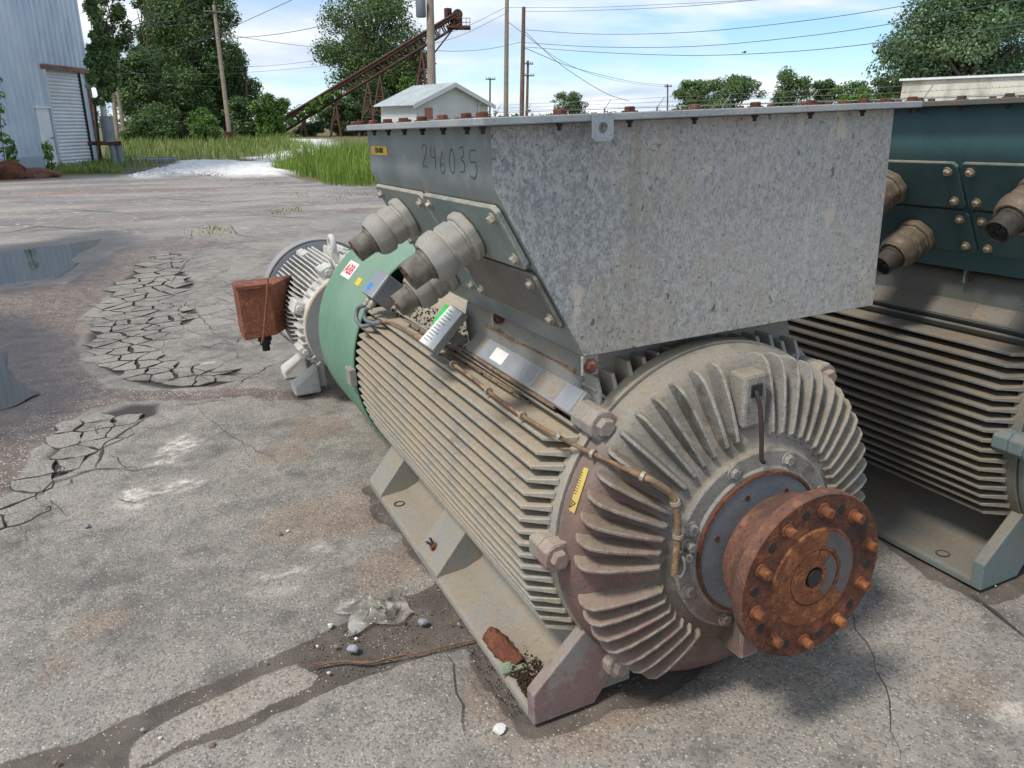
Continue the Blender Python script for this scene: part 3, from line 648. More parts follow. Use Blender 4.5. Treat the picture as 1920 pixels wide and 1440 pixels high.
    # bearing cap, seal ring and plate
    m = MB(); m.lathe([(.226, .150), (.226, .166), (.222, .170), (.186, .172), (.182, .178), (.10, .178)], C0, YB, 64); cap = m.build('bearing_cap', d['shield'], root, smooth=35)
    m = MB(); m.lathe([(.177, .176), (.177, .186), (.171, .187), (.171, .176)], C0, YB, 64, closed=True); m.build('seal_ring', M_RUSTF, root, smooth=35)
    m = MB(); m.lathe([(.170, .179), (.170, .184), (.08, .185)], C0, YB, 64); disc = m.build('seal_plate', M_SEAL, root, smooth=35)
    bme = hexbolt(d['shield'], .013, .011)
    for k in range(8): aim(link('bolt', bme, cap), pol(.203, 22 + 45 * k, -.171), YB)
    for k in range(3):
        m = MB(); m.lathe([(0, .0005), (.007, .0005), (.007, -.002)], pol(.135, 60 + 50 * k, -.1853), YB, 10); m.build('screw_hole', M_RUSTF, disc)
    m = MB(); m.box(AXX - .055, AXX + .0, -.205, -.10, .165, .30); m.build('drain_rib', d['shield'], root, bevel=.005)
    # lubrication slot and rod at the top of the shield
    m = MB(); m.box(AXX - .045, AXX + .02, -.155, -.10, AXZ + .28, AXZ + .405); m.build('grease_boss', d['shield'], root, bevel=.008, seg=2)
    m = MB(); m.box(AXX - .028, AXX + .004, -.158, -.15, AXZ + .352, AXZ + .382); m.build('grease_slot', M_INK, root, bevel=.002)
    m = MB(); m.tube(curve_pts([(AXX - .02, -.162, AXZ + .37), (AXX - .018, -.176, AXZ + .33), (AXX - .016, -.183, AXZ + .27), (AXX - .013, -.185, AXZ + .215), (AXX - .004, -.186, AXZ + .205)], 6), .005, 8); m.build('grease_rod', M_NUT, root, smooth=60)
    # lugs clamping the shield, with hex bolts
    bl = hexbolt(d['lug'], .022, .019)
    for a in (179, 137, 43, 1, 231, 309):
        e = Vector((math.cos(R_(a)), 0, math.sin(R_(a)))); t = Vector((-e.z, 0, e.x)); Mx = Matrix.Identity(4)
        for i, vv in enumerate((t, Vector((0, 1, 0)), e)):
            for j in range(3): Mx[j][i] = vv[j]
        for j, c in enumerate(C0): Mx[j][3] = c
        m = MB(); m.prism([(-.035, .40), (-.035, .458), (-.018, .478), (.018, .478), (.035, .458), (.035, .40)], 'y', -.030, .012, Mx); lug = m.build('shield_lug', d['lug'], root, bevel=.004, seg=2)
        m = MB(); m.prism([(-.034, .40), (-.034, .460), (-.018, .477), (.018, .477), (.034, .460), (.034, .40)], 'y', .013, .060, Mx); m.build('frame_lug', d['lug'] if a not in (137, 43) else d['base'], root, bevel=.004, seg=2)
        aim(link('bolt', bl, lug), C0_at(C0, e, .446, -.030), YB)
    bxr = root; before = set(root.children)      # the teal motor carries its box further forward
    # terminal box: left wall cranks inwards below the knee
    kx, kz, bx, bz, rx = -.041, 1.277, .153, .918, 1.008
    wall = [(kx, 1.396), (kx, kz + .03), (kx + .002, kz + .008), (kx + .012, kz - .018), (bx, bz), (rx, bz), (rx, 1.396)]
    m = MB(); vs0 = [m.bm.verts.new((x, 0, z)) for x, z in wall]; vs1 = [m.bm.verts.new((x, .875, z)) for x, z in wall]
    for i in range(len(wall) - 1): m.bm.faces.new((vs0[i], vs0[i + 1], vs1[i + 1], vs1[i]))
    m.bm.faces.new(vs1); tb = m.build('terminal_box', d['side'], bxr, smooth=40)
    m = MB(); m.prism(wall, 'y', -.003, .003); m.build('box_front_sheet', d['galv'], bxr, bevel=.0015)
    m = MB(); m.prism([(-.091, -.050), (-.081, -.060)] * 0 + [(-.091, -.035), (-.076, -.050), (1.043, -.050), (1.058, -.035), (1.058, .91), (1.043, .925), (-.076, .925), (-.091, .91)], 'z', 1.3965, 1.411); lid = m.build('box_lid', d['lid'], bxr, bevel=.002)
    hb = hexbolt(d['lidbolt'], .0115, .0105); nb = MB(); nb.lathe([(0, -.014), (.0045, -.014), (.0045, -.006), (.0075, -.006), (.0075, 0)], (0, 0, 0), (0, 0, 1), 6); nbm = nb.mesh('bolt_nut', M_NUT)
    spots = [(-.068, .05 + .131 * i) for i in range(7)] + [(-.068 + .1575 * i, -.027) for i in range(8)] + [(1.035, .05 + .131 * i) for i in range(7)] + [(-.068 + .1575 * i, .903) for i in range(8)]
    for x, y in spots:
        o = aim(link('bolt', hb, lid), (x, y, 1.411), (0, 0, 1)); link('bolt_nut', nbm, lid, loc=(x, y, 1.3965))
    if v == 0:
        th = [(math.cos(t) * .0105, math.sin(t) * .0105) for t in np.linspace(0, 2 * math.pi, 17)[:-1]]
        m = MB(); cxx, czz = .169, 1.384; x0, x1, z0, z1 = .146, .192, 1.360, 1.4095
        outl = [(x0, z1), (x0, z0 + .006), (x0 + .006, z0), (x1 - .006, z0), (x1, z0 + .006), (x1, z1)]
        def ring(y):
            O = [m.bm.verts.new((x, y, z)) for x, z in outl]; I = [m.bm.verts.new((cxx + a_, y, czz + b_)) for a_, b_ in th]
            es = [m.bm.edges.new((O[i], O[(i + 1) % len(O)])) for i in range(len(O))] + [m.bm.edges.new((I[i], I[(i + 1) % 16])) for i in range(16)]
            bmesh.ops.triangle_fill(m.bm, edges=es, use_beauty=True); return O, I
        O0, I0 = ring(-.056); O1, I1 = ring(-.0515)
        for A_, B_ in ((O0, O1), (I0, I1)):
            for i in range(len(A_)): j = (i + 1) % len(A_); m.bm.faces.new((A_[i], A_[j], B_[j], B_[i]))
        m.build('earth_tab', d['lid'], bxr)
    # gland plates on the sloping wall
    s_ = Vector((bx - kx, 0, bz - kz)).normalized(); n_ = Vector((-.361, 0, -.195)).normalized(); P0 = Vector((kx, 0, kz))
    Mp = Matrix.Identity(4)
    for i, vv in enumerate((Vector((0, 1, 0)), s_, n_)):
        for j in range(3): Mp[j][i] = vv[j]
    for j in range(3): Mp[j][3] = P0[j]
    pb = hexbolt(d['fit'], .0095, .012)
    for (u0, u1, v0, v1, thk, key) in ((.012, .448, .030, .178, .013, 'plate'), (.456, .868, .030, .178, .013, 'plate'), (.012, .448, .190, .335, .009, 'plate2'), (.456, .868, .190, .335, .009, 'plate')):
        r = .012; m = MB(); m.prism([(u0 + r, v0), (u1 - r, v0), (u1, v0 + r), (u1, v1 - r), (u1 - r, v1), (u0 + r, v1), (u0, v1 - r), (u0, v0 + r)], 'z', .0005, thk, Mp); gp = m.build('gland_plate', d[key], bxr, bevel=.002)
        for u in (u0 + .030, u1 - .030):
            for w_ in (v0 + .026, v1 - .026): aim(link('bolt', pb, gp), Mp @ Vector((u, w_, thk)), n_)
    # cable glands
    gl = MB(); prof = [(.030, .002), (.058, .002), (.061, .006), (.061, .020), (.057, .025), (.050, .027), (.050, .033), (.055, .036), (.056, .062), (.053, .066), (.050, .068), (.050, .072), (.0555, .075), (.058, .080), (.057, .102), (.052, .114), (.046, .121), (.040, .121), (.039, .100)]
    # hex-like flats on nut and body
    gl.lathe(prof, (0, 0, 0), (0, 0, 1), 40)
    for vv in gl.bm.verts:
        r = math.hypot(vv.co.x, vv.co.y)
        if r > .048:
            an = math.atan2(vv.co.y, vv.co.x); k = .93 / max(math.cos(((an + math.pi / 8) % (math.pi / 4)) - math.pi / 8), .5) if vv.co.z < .066 else .975 / max(math.cos(((an + .3) % (math.pi / 3)) - math.pi / 6), .9)
            k = min(k, 1.0); vv.co.x *= k; vv.co.y *= k
    glm = gl.mesh('cable_gland', d['gland'], smooth=30)
    cs = MB(); cs.lathe([(.037, .09), (.0365, .128), (.033, .131), (.033, .174), (.0315, .176), (.0285, .176), (.0275, .171), (0, .171)], (0, 0, 0), (0, 0, 1), 28); csm = cs.mesh('cable_stub', d['cable_end'], smooth=30)
    cc = MB()
    for k in range(5): cc.lathe([(0, .1775 - .001 * k), (.0085, .1775 - .001 * k), (.0085, .168)], (.016 * math.cos(k * 1.257), .016 * math.sin(k * 1.257), 0), (0, 0, 1), 8)
    ccm = cc.mesh('cable_core', M_COPPER if v == 0 else M_INK)
    for u, w_, thk in ((.232, .112, .013), (.690, .112, .013), (.640, .288, .009)):
        o = aim(link('cable_gland', glm, bxr), Mp @ Vector((u, w_, thk)), n_)
        link('cable_stub', csm, o); link('cable_core', ccm, o)
    # hanging corner bracket with bolt under the box
    for bp in ((.150, .0), (.165, .52)):
        m = MB(); m.box(bp[0], bp[0] + .040, bp[1] - .002 + .004, bp[1] + .010, .872, .917); br = m.build('corner_bracket', d['base'], bxr, bevel=.002)
        o = aim(link('bolt', hexbolt(d['lidbolt'], .012, .014), br), (bp[0] + .02, bp[1] + .002, .893), YB)
    for c in root.children:
        if v and c not in before: c.location.y -= .215
    # shaft, sleeve
    m = MB(); m.lathe([(.085, .178), (.085, .215), (.095, .215), (.095, .225), (.07, .226), (.07, .30)], C0, YB, 40); m.build('shaft_sleeve', M_BRASS, root, smooth=35)
    # flanged coupling half
    m = MB(); m.lathe([(.07, .219), (.136, .219), (.140, .222), (.144, .228), (.150, .243), (.147, .245), (.148, .249), (.152, .251), (.170, .292), (.176, .311), (.189, .314), (.193, .318), (.193, .341), (.190, .345), (.113, .3455)], C0, YB, 96); hub = m.build('coupling_flange', M_RUST, root, smooth=30)
    m = MB(); m.lathe([(.1905, .3452), (.1895, .3458), (.115, .3462)], C0, YB, 96); m.build('flange_face', M_RUSTF, hub, smooth=30)
    m = MB(); m.lathe([(.116, .3463), (.112, .3500), (.0665, .3500), (.066, .3475), (.0635, .3475), (.063, .351), (.026, .351), (.024, .346), (.016, .318), (0, .316)], C0, YB, 64); m.build('hub_boss', M_RUSTO, hub, smooth=30)
    if v == 0:                                     # bare patch where the rust scaled off
        pts = []
        for yy_, ra, rb_, a0_, a1_ in ((-.3506, .0685, .1095, -38, 74), (-.3518, .026, .0615, -62, 50)):
            pts = [(rb_ - random.uniform(0, .002), R_(a0_ + (a1_ - a0_) * k / 21)) for k in range(22)] + [(ra + .006 * abs(math.sin(k * .6)) + random.uniform(0, .002), R_(a1_ - 4 - (a1_ - a0_ - 8) * k / 15)) for k in range(16)]
            m = MB(); m.face([(AXX + r * math.cos(t), yy_, AXZ + r * math.sin(t)) for r, t in pts]); m.build('bare_patch', M_BARE, hub)
    m = MB(); m.lathe([(0, .3515), (.017, .3515), (.019, .3518), (.0195, .35)], C0, YB, 24); m.build('centre_bore', M_INK, hub)
    stm = MB(); stm.lathe([(.0, .024), (.009, .024), (.0115, .021), (.0115, .004), (.016, .003), (.016, -.002)], (0, 0, 0), (0, 0, 1), 12); stmm = stm.mesh('stud', M_RUSTO, smooth=40)
    hm = MB(); hm.lathe([(0, .0006), (.0105, .0006), (.0115, -.002)], (0, 0, 0), (0, 0, 1), 14); hmm = hm.mesh('stud_hole', M_INK)
    for k in range(10):
        o = aim(link('stud', stmm, hub), pol(.157, 14 + 36 * k, -.346), YB)
        aim(link('stud_hole', hmm, hub), pol(.160, 31 + 36 * k, -.3462), YB)
    for k in range(4): aim(link('stud_hole', hmm, hub), pol(.143, 120 + 40 * k, -.275), (math.cos(R_(120 + 40 * k)), 0, math.sin(R_(120 + 40 * k)))).scale = (.6, .6, 1)
    return root, d, Mp
def C0_at(C0, e, r, y): return Vector(C0) + e * r + Vector((0, y, 0))
m1, MD, MP = build_motor(0, Vector((0, 0, 0)), 'dusty grey finned motor with a rusty flange and large galvanised terminal box')
off2 = MOT @ Vector((1.446, -.128, 0))
m2, MD2, _ = build_motor(1, off2, 'grimy teal finned motor with teal terminal box standing beside the grey one')
# ---------------------------------------------------------------- fittings of the grey motor
def mray(px, py): return RM @ np.array([(px - CX) / FPX, (py - CY) / FPX, 1.0])
def on_cyl(px, py, R, c=(AXX, AXZ)):
    r = mray(px, py); ox, oz = CAM_M[0] - c[0], CAM_M[2] - c[1]; a = r[0] ** 2 + r[2] ** 2; b = ox * r[0] + oz * r[2]; q = ox * ox + oz * oz - R * R; disc = b * b - a * q
    t = (-b - math.sqrt(max(disc, 0))) / a; return Vector(CAM_M + r * t)
def on_pl(px, py, p0, n):
    r = mray(px, py); n = np.array(n, float); t = ((np.array(p0) - CAM_M) @ n) / (r @ n); return Vector(CAM_M + r * t)
def on_y(px, py, y): return on_pl(px, py, (0, y, 0), (0, 1, 0))
# hand-written number and yellow label on the box's left wall
strokes = {'2': [[(.0, .78), (.2, 1.0), (.5, .95), (.5, .7), (.2, .35), (.0, .05), (.3, .1), (.62, .0)]], '4': [[(.1, 1), (.05, .55), (.5, .5)], [(.5, .95), (.5, .0)]], '6': [[(.35, .9), (.1, .5), (.05, .15), (.3, .0), (.5, .2), (.35, .4), (.1, .3)]],
    '0': [[(.25, .9), (.02, .5), (.15, .05), (.45, .05), (.55, .5), (.4, .88), (.2, .9)]], '3': [[(.05, .9), (.4, .95), (.45, .65), (.2, .5), (.5, .35), (.45, .05), (.05, .0)]], '5': [[(.62, .98), (.1, .95), (.1, .55), (.5, .55), (.6, .2), (.35, -.05), (.02, .02)]]}
m = MB(); xx = -.0416
for i, ch in enumerate('246035'):
    for st in strokes[ch]:
        P = curve_pts([(a * .060, b * .052, 0) for a, b in st], 5); y0 = .405 - i * .0585; z0 = 1.308 - (.004 if i else 0) + .004 * math.sin(i * 2.1)
        for a, b in zip(P[:-1], P[1:]):
            t = (b - a)
            if t.length < 1e-6: continue
            n = Vector((-t.y, t.x, 0)).normalized() * .0013
            m.face([(xx, y0 - q.x, z0 + q.y) for q in (a + n, a - n, b - n, b + n)])
m.build('handwritten_number', M_MARK, m1)
m = MB(); m.box(-.0425, -.0413, .690, .845, 1.331, 1.354); lab = m.build('yellow_label', M_YEL, m1)
frame(link('label_text', text_mesh('E50-0000', .020, M_INK, .0002, .0004), lab), (0, -1, 0), (0, 0, 1), (-.0430, .765, 1.3425)).scale = (1.0, .95, 1)
# yellow warning strip on the shield rim
m = MB(); qs = [(1084, 872), (1104, 879), (1077, 963), (1059, 952)]
def bil(u, v): return tuple(qs[0][k] * (1 - u) * (1 - v) + qs[1][k] * u * (1 - v) + qs[2][k] * u * v + qs[3][k] * (1 - u) * v for k in (0, 1))
gr = [[on_cyl(*bil(i / 3, j / 8), .4275) for i in range(4)] for j in range(9)]
for j in range(8):
    for i in range(3): m.face((gr[j][i], gr[j][i + 1], gr[j + 1][i + 1], gr[j + 1][i]))
ws = m.build('warning_sticker', M_YELD, m1)
m = MB()
def seg(a, b, w=.0012):
    A, B = on_cyl(*bil(*a), .4282), on_cyl(*bil(*b), .4282); t = (B - A).normalized(); n = t.cross(Vector((-.9, -.3, .1))).normalized() * w; m.face((A + n, A - n, B - n, B + n))
for a, b in (((.2, .76), (.8, .80)), ((.8, .80), (.42, .93)), ((.42, .93), (.2, .76)), ((.5, .80), (.45, .87))): seg(a, b)
for k in range(9): seg((.3 + .05 * (k % 3), .12 + .06 * k), (.62 + .04 * (k % 2), .13 + .06 * k), .0009)
m.build('sticker_print', M_INK, ws)
# green fan cowl at the rear with its badge
m = MB(); m.lathe([(.500, -1.615), (.505, -1.617), (.5055, -1.64), (.5055, -2.28), (.503, -2.295), (.40, -2.30), (.20, -2.302), (.20, -2.29), (.495, -2.28), (.497, -1.64), (.495, -1.62)], (AXX, 0, AXZ), (0, -1, 0), 96, closed=True); cowl = m.build('fan_cowl', M_GREEN, m1, smooth=35)
def cyl_frame(px, py, R):
    p = on_cyl(px, py, R); e = Vector((p.x - AXX, 0, p.z - AXZ)).normalized(); return p, e
p, e = cyl_frame(656, 506, .507); tng = Vector((0, -1, 0)); upv = e.cross(tng) * 1.0
upv = upv if upv.z > 0 else -upv
def plate_on(name, mat, p, ex, ey, w, h, t, parent):
    m = MB(); m.box(-w / 2, w / 2, -h / 2, h / 2, 0, t); return frame(m.build(name, mat, parent, bevel=.0008), ex, ey, p)
exd = Vector((0, -1, 0))
bad = plate_on('badge', M_WHITEP, p - e * .0035, exd, upv, .150, .084, .006, cowl)
tm = text_mesh('ABB', .066, M_RED, .0006, .0012); o = link('badge_letters', tm, bad); o.location = (0, 0, .0062); o.scale = (1.08, 1.05, 1)
p2, e2 = cyl_frame(672, 528, .507); up2 = e2.cross(exd); up2 = up2 if up2.z > 0 else -up2
plate_on('yellow_tag', M_YEL, p2 - e2 * .003, exd, up2, .060, .035, .004, cowl)
m = MB(); q = pol(.507, 178, 1.63); m.box(q.x - .02, q.x + .008, 1.59, 1.66, q.z - .06, q.z + .01); m.build('cowl_clip', MD['base'], m1, bevel=.002)
# little junction box perched by the cowl, conduit loops
pj = on_y(716, 541, 1.46); ej = Vector((pj.x - AXX, 0, pj.z - AXZ)).normalized(); tj = Vector((ej.z, 0, -ej.x)); tj = tj if tj.z > 0 else -tj
m = MB(); m.box(-.075, .075, -.055, .055, -.05, .032); jb = frame(m.build('junction_box', M_GBOX, m1, bevel=.003), exd, tj, pj)
m = MB(); m.box(-.073, .073, -.053, .053, .0325, .036); m.build('junction_lid', M_ALU, jb, bevel=.001)
m = MB(); m.box(-.045, -.01, -.035, -.005, .0362, .0368); m.build('blue_tag', M_BLUE, jb)
bot = pj - tj * .055
gm = MB(); gm.lathe([(0, 0), (.013, 0), (.015, .006), (.015, .018), (.012, .024), (.012, .034), (.008, .036)], (0, 0, 0), (0, 0, 1), 12); gmm = gm.mesh('conduit_gland', MD['fit'], smooth=40)
for k, dy in enumerate((.040, -.015)):
    aim(link('conduit_gland', gmm, m1), bot + Vector((0, dy, 0)), -tj)
loopA = [tuple(bot + Vector((0, .04, 0)) - tj * .03), on_cyl(672, 578, .545), on_cyl(668, 596, .54), on_cyl(677, 611, .525), on_cyl(694, 609, .515), on_cyl(712, 602, .507)]
loopB = [tuple(bot + Vector((0, -.015, 0)) - tj * .03), on_cyl(686, 582, .54), on_cyl(685, 598, .53), on_cyl(700, 606, .515), on_cyl(716, 604, .507)]
for L in (loopA, loopB):
    m = MB(); m.tube(curve_pts(L, 6), .0085, 10); m.build('flexible_conduit', M_GRUB, m1, smooth=60)
path = [on_cyl(x, y, .5055) for x, y in ((708, 602), (740, 607), (775, 628), (810, 655), (850, 683), (890, 712), (930, 745), (980, 780), (1030, 810))]
path += [on_y(1075, 833, .01), on_y(1112, 851, -.045), on_y(1160, 872, -.10), on_y(1205, 893, -.150), on_y(1240, 911, -.178), on_y(1262, 933, -.186), on_y(1270, 965, -.189), on_y(1271, 1005, -.189), on_y(1267, 1045, -.189), on_y(1264, 1078, -.187)]
cp = curve_pts(path, 6); m = MB(); m.tube(cp, [.0050 if i < 66 else .0075 for i in range(len(cp))], 10); cab = m.build('sensor_conduit', M_CABLE, m1, smooth=60)
for i in (24, 34, 42, 50, 60, 72, 86, 96):
    if i < len(cp) - 1:
        t = (cp[i + 1] - cp[i - 1]).normalized(); m = MB(); m.lathe([(.0075, -.004), (.0115, -.004), (.0115, .004), (.0075, .004)], cp[i], t, 10, closed=True); m.build('conduit_clip', MD['fit'], cab)
m = MB(); m.tube(curve_pts([on_y(1264, 1076, -.190), on_y(1276, 1082, -.195), on_y(1284, 1068, -.20), on_y(1283, 1052, -.198), on_y(1279, 1043, -.19)], 6), .0038, 8); m.build('sensor_wire', M_GRUB, m1, smooth=60)
for (px, py) in ((1283, 1040), (1289, 1022)):
    aim(link('bolt', hexbolt(MD['shield'], .011, .02), m1), on_y(px, py, -.175), (0, -1, 0))
# rating plate on its bracket, between rail and conduit
e136 = Vector((math.cos(R_(136)), 0, math.sin(R_(136)))); c_ = Vector((AXX, 0, AXZ)) + e136 * .545
quad = [on_pl(x, y, c_, e136) for x, y in ((846, 571), (869, 586), (811, 658), (785, 640))]
m = MB(); m.hexa([q - e136 * .022 for q in quad] + quad); m.build('plate_bracket', MD['base'], m1, bevel=.001)
cen = sum(quad, Vector()) / 4
m = MB(); m.hexa([cen + (q - cen) * .96 + e136 * .0002 for q in quad] + [cen + (q - cen) * .96 + e136 * .0016 for q in quad]); rp = m.build('rating_plate', M_WHITEP, m1)
exq = (quad[1] - quad[0]) ; eyq = (quad[3] - quad[0])
m = MB()
for k in range(11):
    a = quad[0] + exq * .15 + eyq * (.12 + .075 * k); b = a + exq * (.35 + .3 * ((k * 7) % 5) / 5); w = eyq.normalized() * .0012
    m.face([q + e136 * .0020 for q in (a - w, b - w, b + w, a + w)])
m.build('plate_print', M_MARK, m1)
m = MB(); q0 = on_pl(828, 590, c_ - e136 * .01, e136); m.box(-.02, .02, -.035, .035, 0, .003); frame(m.build('green_tape', M_GRN2, m1), exd, tj, q0)
m = MB(); q0 = cen - e136 * .03; m.box(-.03, .03, -.02, .02, -.05, .01); frame(m.build('plate_post', MD['base'], m1), exd, tj, q0)
# dirt caught between rail and fins
def crumbs(name, center_fn, n, size, mat, parent=None, seed=3):
    rg = random.Random(seed); V, Fc = [], []
    oc = [(1, 0, 0), (-1, 0, 0), (0, 1, 0), (0, -1, 0), (0, 0, 1), (0, 0, -1)]; of = [(0, 2, 4), (2, 1, 4), (1, 3, 4), (3, 0, 4), (2, 0, 5), (1, 2, 5), (3, 1, 5), (0, 3, 5)]
    for _ in range(n):
        c = Vector(center_fn(rg)); s = size * rg.uniform(.35, 1.3); b = len(V); rot = Euler((rg.uniform(0, 3), rg.uniform(0, 3), rg.uniform(0, 3))).to_matrix()
        for o in oc: V.append(tuple(c + rot @ Vector([q * s * rg.uniform(.6, 1.1) for q in o])))
        Fc += [(b + i, b + j, b + k) for i, j, k in of]
    return setp(link(name, np_mesh(name, np.array(V), np.array(Fc), mat), parent), kind='stuff')
def rail_dirt(rg):
    y = rg.uniform(.35, .66); t = rg.uniform(-.047, -.036); r = rg.uniform(.435, .462); e = e136; tt = Vector((-e.z, 0, e.x)); return Vector((AXX, y, AXZ)) + e * r + tt * t
crumbs('dirt', rail_dirt, 900, .005, M_SOIL, m1, 4)
tt136 = Vector((-e136.z, 0, e136.x))
for t_, y0_, y1_, r_ in ((-.060, .10, .62, .505), (.036, .12, .95, .480), (.056, .30, 1.25, .470)):      # loose rusty strips along the shoulder
    m = MB(); m.tube(curve_pts([Vector((AXX, y0_ + (y1_ - y0_) * k / 6, AXZ)) + e136 * (r_ + random.uniform(-.003, .003)) + tt136 * (t_ + random.uniform(-.004, .004)) for k in range(7)], 3), .0045, 6); m.build('rusty_strip', M_CABLE, m1)
def fin_dirt(rg):
    a = R_(rg.uniform(128, 150)); r = rg.uniform(.430, .452); return Vector((AXX + r * math.cos(a), rg.uniform(.1, 1.5), AXZ + r * math.sin(a)))
crumbs('dirt', fin_dirt, 900, .005, M_SOIL, m1, 6)
def top_dirt(rg):
    y = rg.uniform(.5, 1.1); x = rg.uniform(.14, .24); return Vector((x, y, AXZ + math.sqrt(max(.42 ** 2 - (x - AXX) ** 2, 0)) - .005))
crumbs('dirt', top_dirt, 600, .006, M_SOIL, m1, 5)
# clamp bolt and frayed strands on the middle foot gusset
pc = on_pl(815, 1026, (0, 0, .034), (-.77, 0, .64)); nn = Vector((-.77, 0, .64))
aim(link('bolt', hexbolt(M_RUSTF, .011, .012), m1), pc, nn)
m = MB()
for k in range(11):
    b = pc + nn * .006; dirv = Vector((random.uniform(-.8, .1), random.uniform(.2, 1.0), random.uniform(.1, .9))).normalized(); m.tube([b, b + dirv * .02 + Vector((0, 0, .005)), b + dirv * random.uniform(.022, .038)], .0022, 4)
m.build('frayed_earth_wire', M_BLACK, m1)

# ---------------------------------------------------------------- smaller white motor behind
WX, WZ = .25, .44
M_WHM = weathered('chalky_white_casting', S(206, 204, 196), S(180, 182, 180), S(168, 156, 136), .2, .18, speck=.3, edge=S(226, 226, 222), bump=.002)
M_WHF = weathered('dull_grey_flange', S(134, 138, 144), S(150, 152, 154), S(168, 150, 124), .2, .2, speck=.2)
M_TANE = plain('tan_flange_edge', S(168, 142, 106), .8)
M_RBOX = rusty('box_rust', S(134, 84, 62), S(112, 66, 52), S(146, 100, 76), dark=S(98, 60, 50))
wm_ = empty('finned_motor'); wm_.matrix_world = MOT.to_4x4(); wm_.location = MOT @ Vector((0, 0, 0))
setp(wm_, 'smaller chalky white finned motor with rusty side box behind the green cowl', 'electric motor')
CW = (WX, 0, WZ); YF = (0, 1, 0)
m = MB(); m.lathe([(.06, 2.50), (.262, 2.50), (.264, 2.503), (.264, 2.528), (.25, 2.53), (.06, 2.53)], CW, YF, 64); fl_ = m.build('mounting_flange', M_WHF, wm_, smooth=35)
m = MB(); m.lathe([(.2645, 2.500), (.2665, 2.502), (.2665, 2.530), (.2645, 2.531)], CW, YF, 64, closed=True); m.build('flange_edge', M_TANE, fl_)
m = MB(); m.lathe([(.10, 2.53), (.262, 2.535), (.272, 2.56), (.272, 2.68), (.255, 2.70), (.255, 3.30), (.1, 3.31)], CW, YF, 64); m.build('motor_body', M_WHM, wm_, smooth=35)
def wpol(r, a, y): return Vector((WX + r * math.cos(R_(a)), y, WZ + r * math.sin(R_(a))))
ff = MB(); ff.prism([(2.69, .245), (2.70, .29), (2.74, .318), (3.27, .322), (3.30, .31), (3.30, .245)], 'x', -.0035, .0035); ffm = ff.mesh('cooling_fin', M_WHM, bevel=.0015)
sf = MB(); sf.prism([(2.55, .262), (2.56, .296), (2.67, .300), (2.68, .262)], 'x', -.005, .005); sfm = sf.mesh('short_fin', M_WHM, bevel=.002)
for k in range(66):
    a = -60 + k * 4.4
    if any(abs(a - q) < 4.5 for q in (90,)): continue
    o = link('cooling_fin', ffm, wm_, loc=CW); o.rotation_euler = (0, R_(90 - a), 0)
    if not any(abs(a - q) < 7 for q in (20, 70, 112, 158, 204, 232)) and k % 2 == 0: o = link('short_fin', sfm, wm_, loc=CW); o.rotation_euler = (0, R_(90 - a), 0)
wb = hexbolt(M_WHM, .017, .016)
for a in (20, 70, 112, 158, 204):
    e = Vector((math.cos(R_(a)), 0, math.sin(R_(a)))); t = Vector((-e.z, 0, e.x)); Mx = Matrix.Identity(4)
    for i, vv in enumerate((t, Vector((0, 1, 0)), e)):
        for j in range(3): Mx[j][i] = vv[j]
    for j, c in enumerate(CW): Mx[j][3] = c
    m = MB(); m.box(-.034, .034, 2.57, 2.70, .25, .325, Mx); lg = m.build('shield_lug', M_WHM, wm_, bevel=.008, seg=2); aim(link('bolt', wb, lg), wpol(.298, a, 2.57), (0, -1, 0))
    m = MB(); m.box(-.02, .02, 3.10, 3.28, .25, .332, Mx); m.build('rear_lug', M_WHM, wm_, bevel=.005)
m = MB(); m.lathe([(.338, 3.345), (.346, 3.345), (.347, 3.42), (.335, 3.52), (.10, 3.55), (.0, 3.55), (.0, 3.54), (.10, 3.54), (.33, 3.505), (.340, 3.42)], CW, YF, 72, closed=True); m.build('fan_hood', M_WHF, wm_, smooth=35)
m = MB(); m.lathe([(.0, 3.325), (.336, 3.325), (.336, 3.33), (0, 3.33)], CW, YF, 48, closed=True); m.build('fan_guard_plate', M_WHF, wm_)
m = MB(); th = np.linspace(0, 2 * math.pi, 13)[:-1]
m.tube([(WX + .0 + 0, 2.93 + .042 * math.cos(t), WZ + .362 + .045 * math.sin(t)) for t in np.linspace(-.7, math.pi + .7, 15)], .017, 10); m.box(WX - .02, WX + .02, 2.885, 2.975, WZ + .25, WZ + .335); m.build('lifting_eye', M_WHM, wm_, smooth=40)
for x, s in ((WX - .23, -1), (WX + .23, 1)):
    for y in (2.90, 3.25):
        m = MB(); w0, w1 = (x - .085, x + .06) if s < 0 else (x - .06, x + .085); m.hexa([(w0, y - .07, 0.002), (w1, y - .07, 0.002), (w1, y + .07, 0.002), (w0, y + .07, 0.002), (w0, y - .07, .055), (w1, y - .05, .15), (w1, y + .05, .15), (w0, y + .07, .055)]); m.build('foot', M_WHM, wm_, bevel=.012, seg=2)
        m = MB(); m.box(min(w1, x - s * .1), max(w1, x - s * .1), y - .02, y + .02, .02, .22); m.build('foot_web', M_WHM, wm_, bevel=.004)
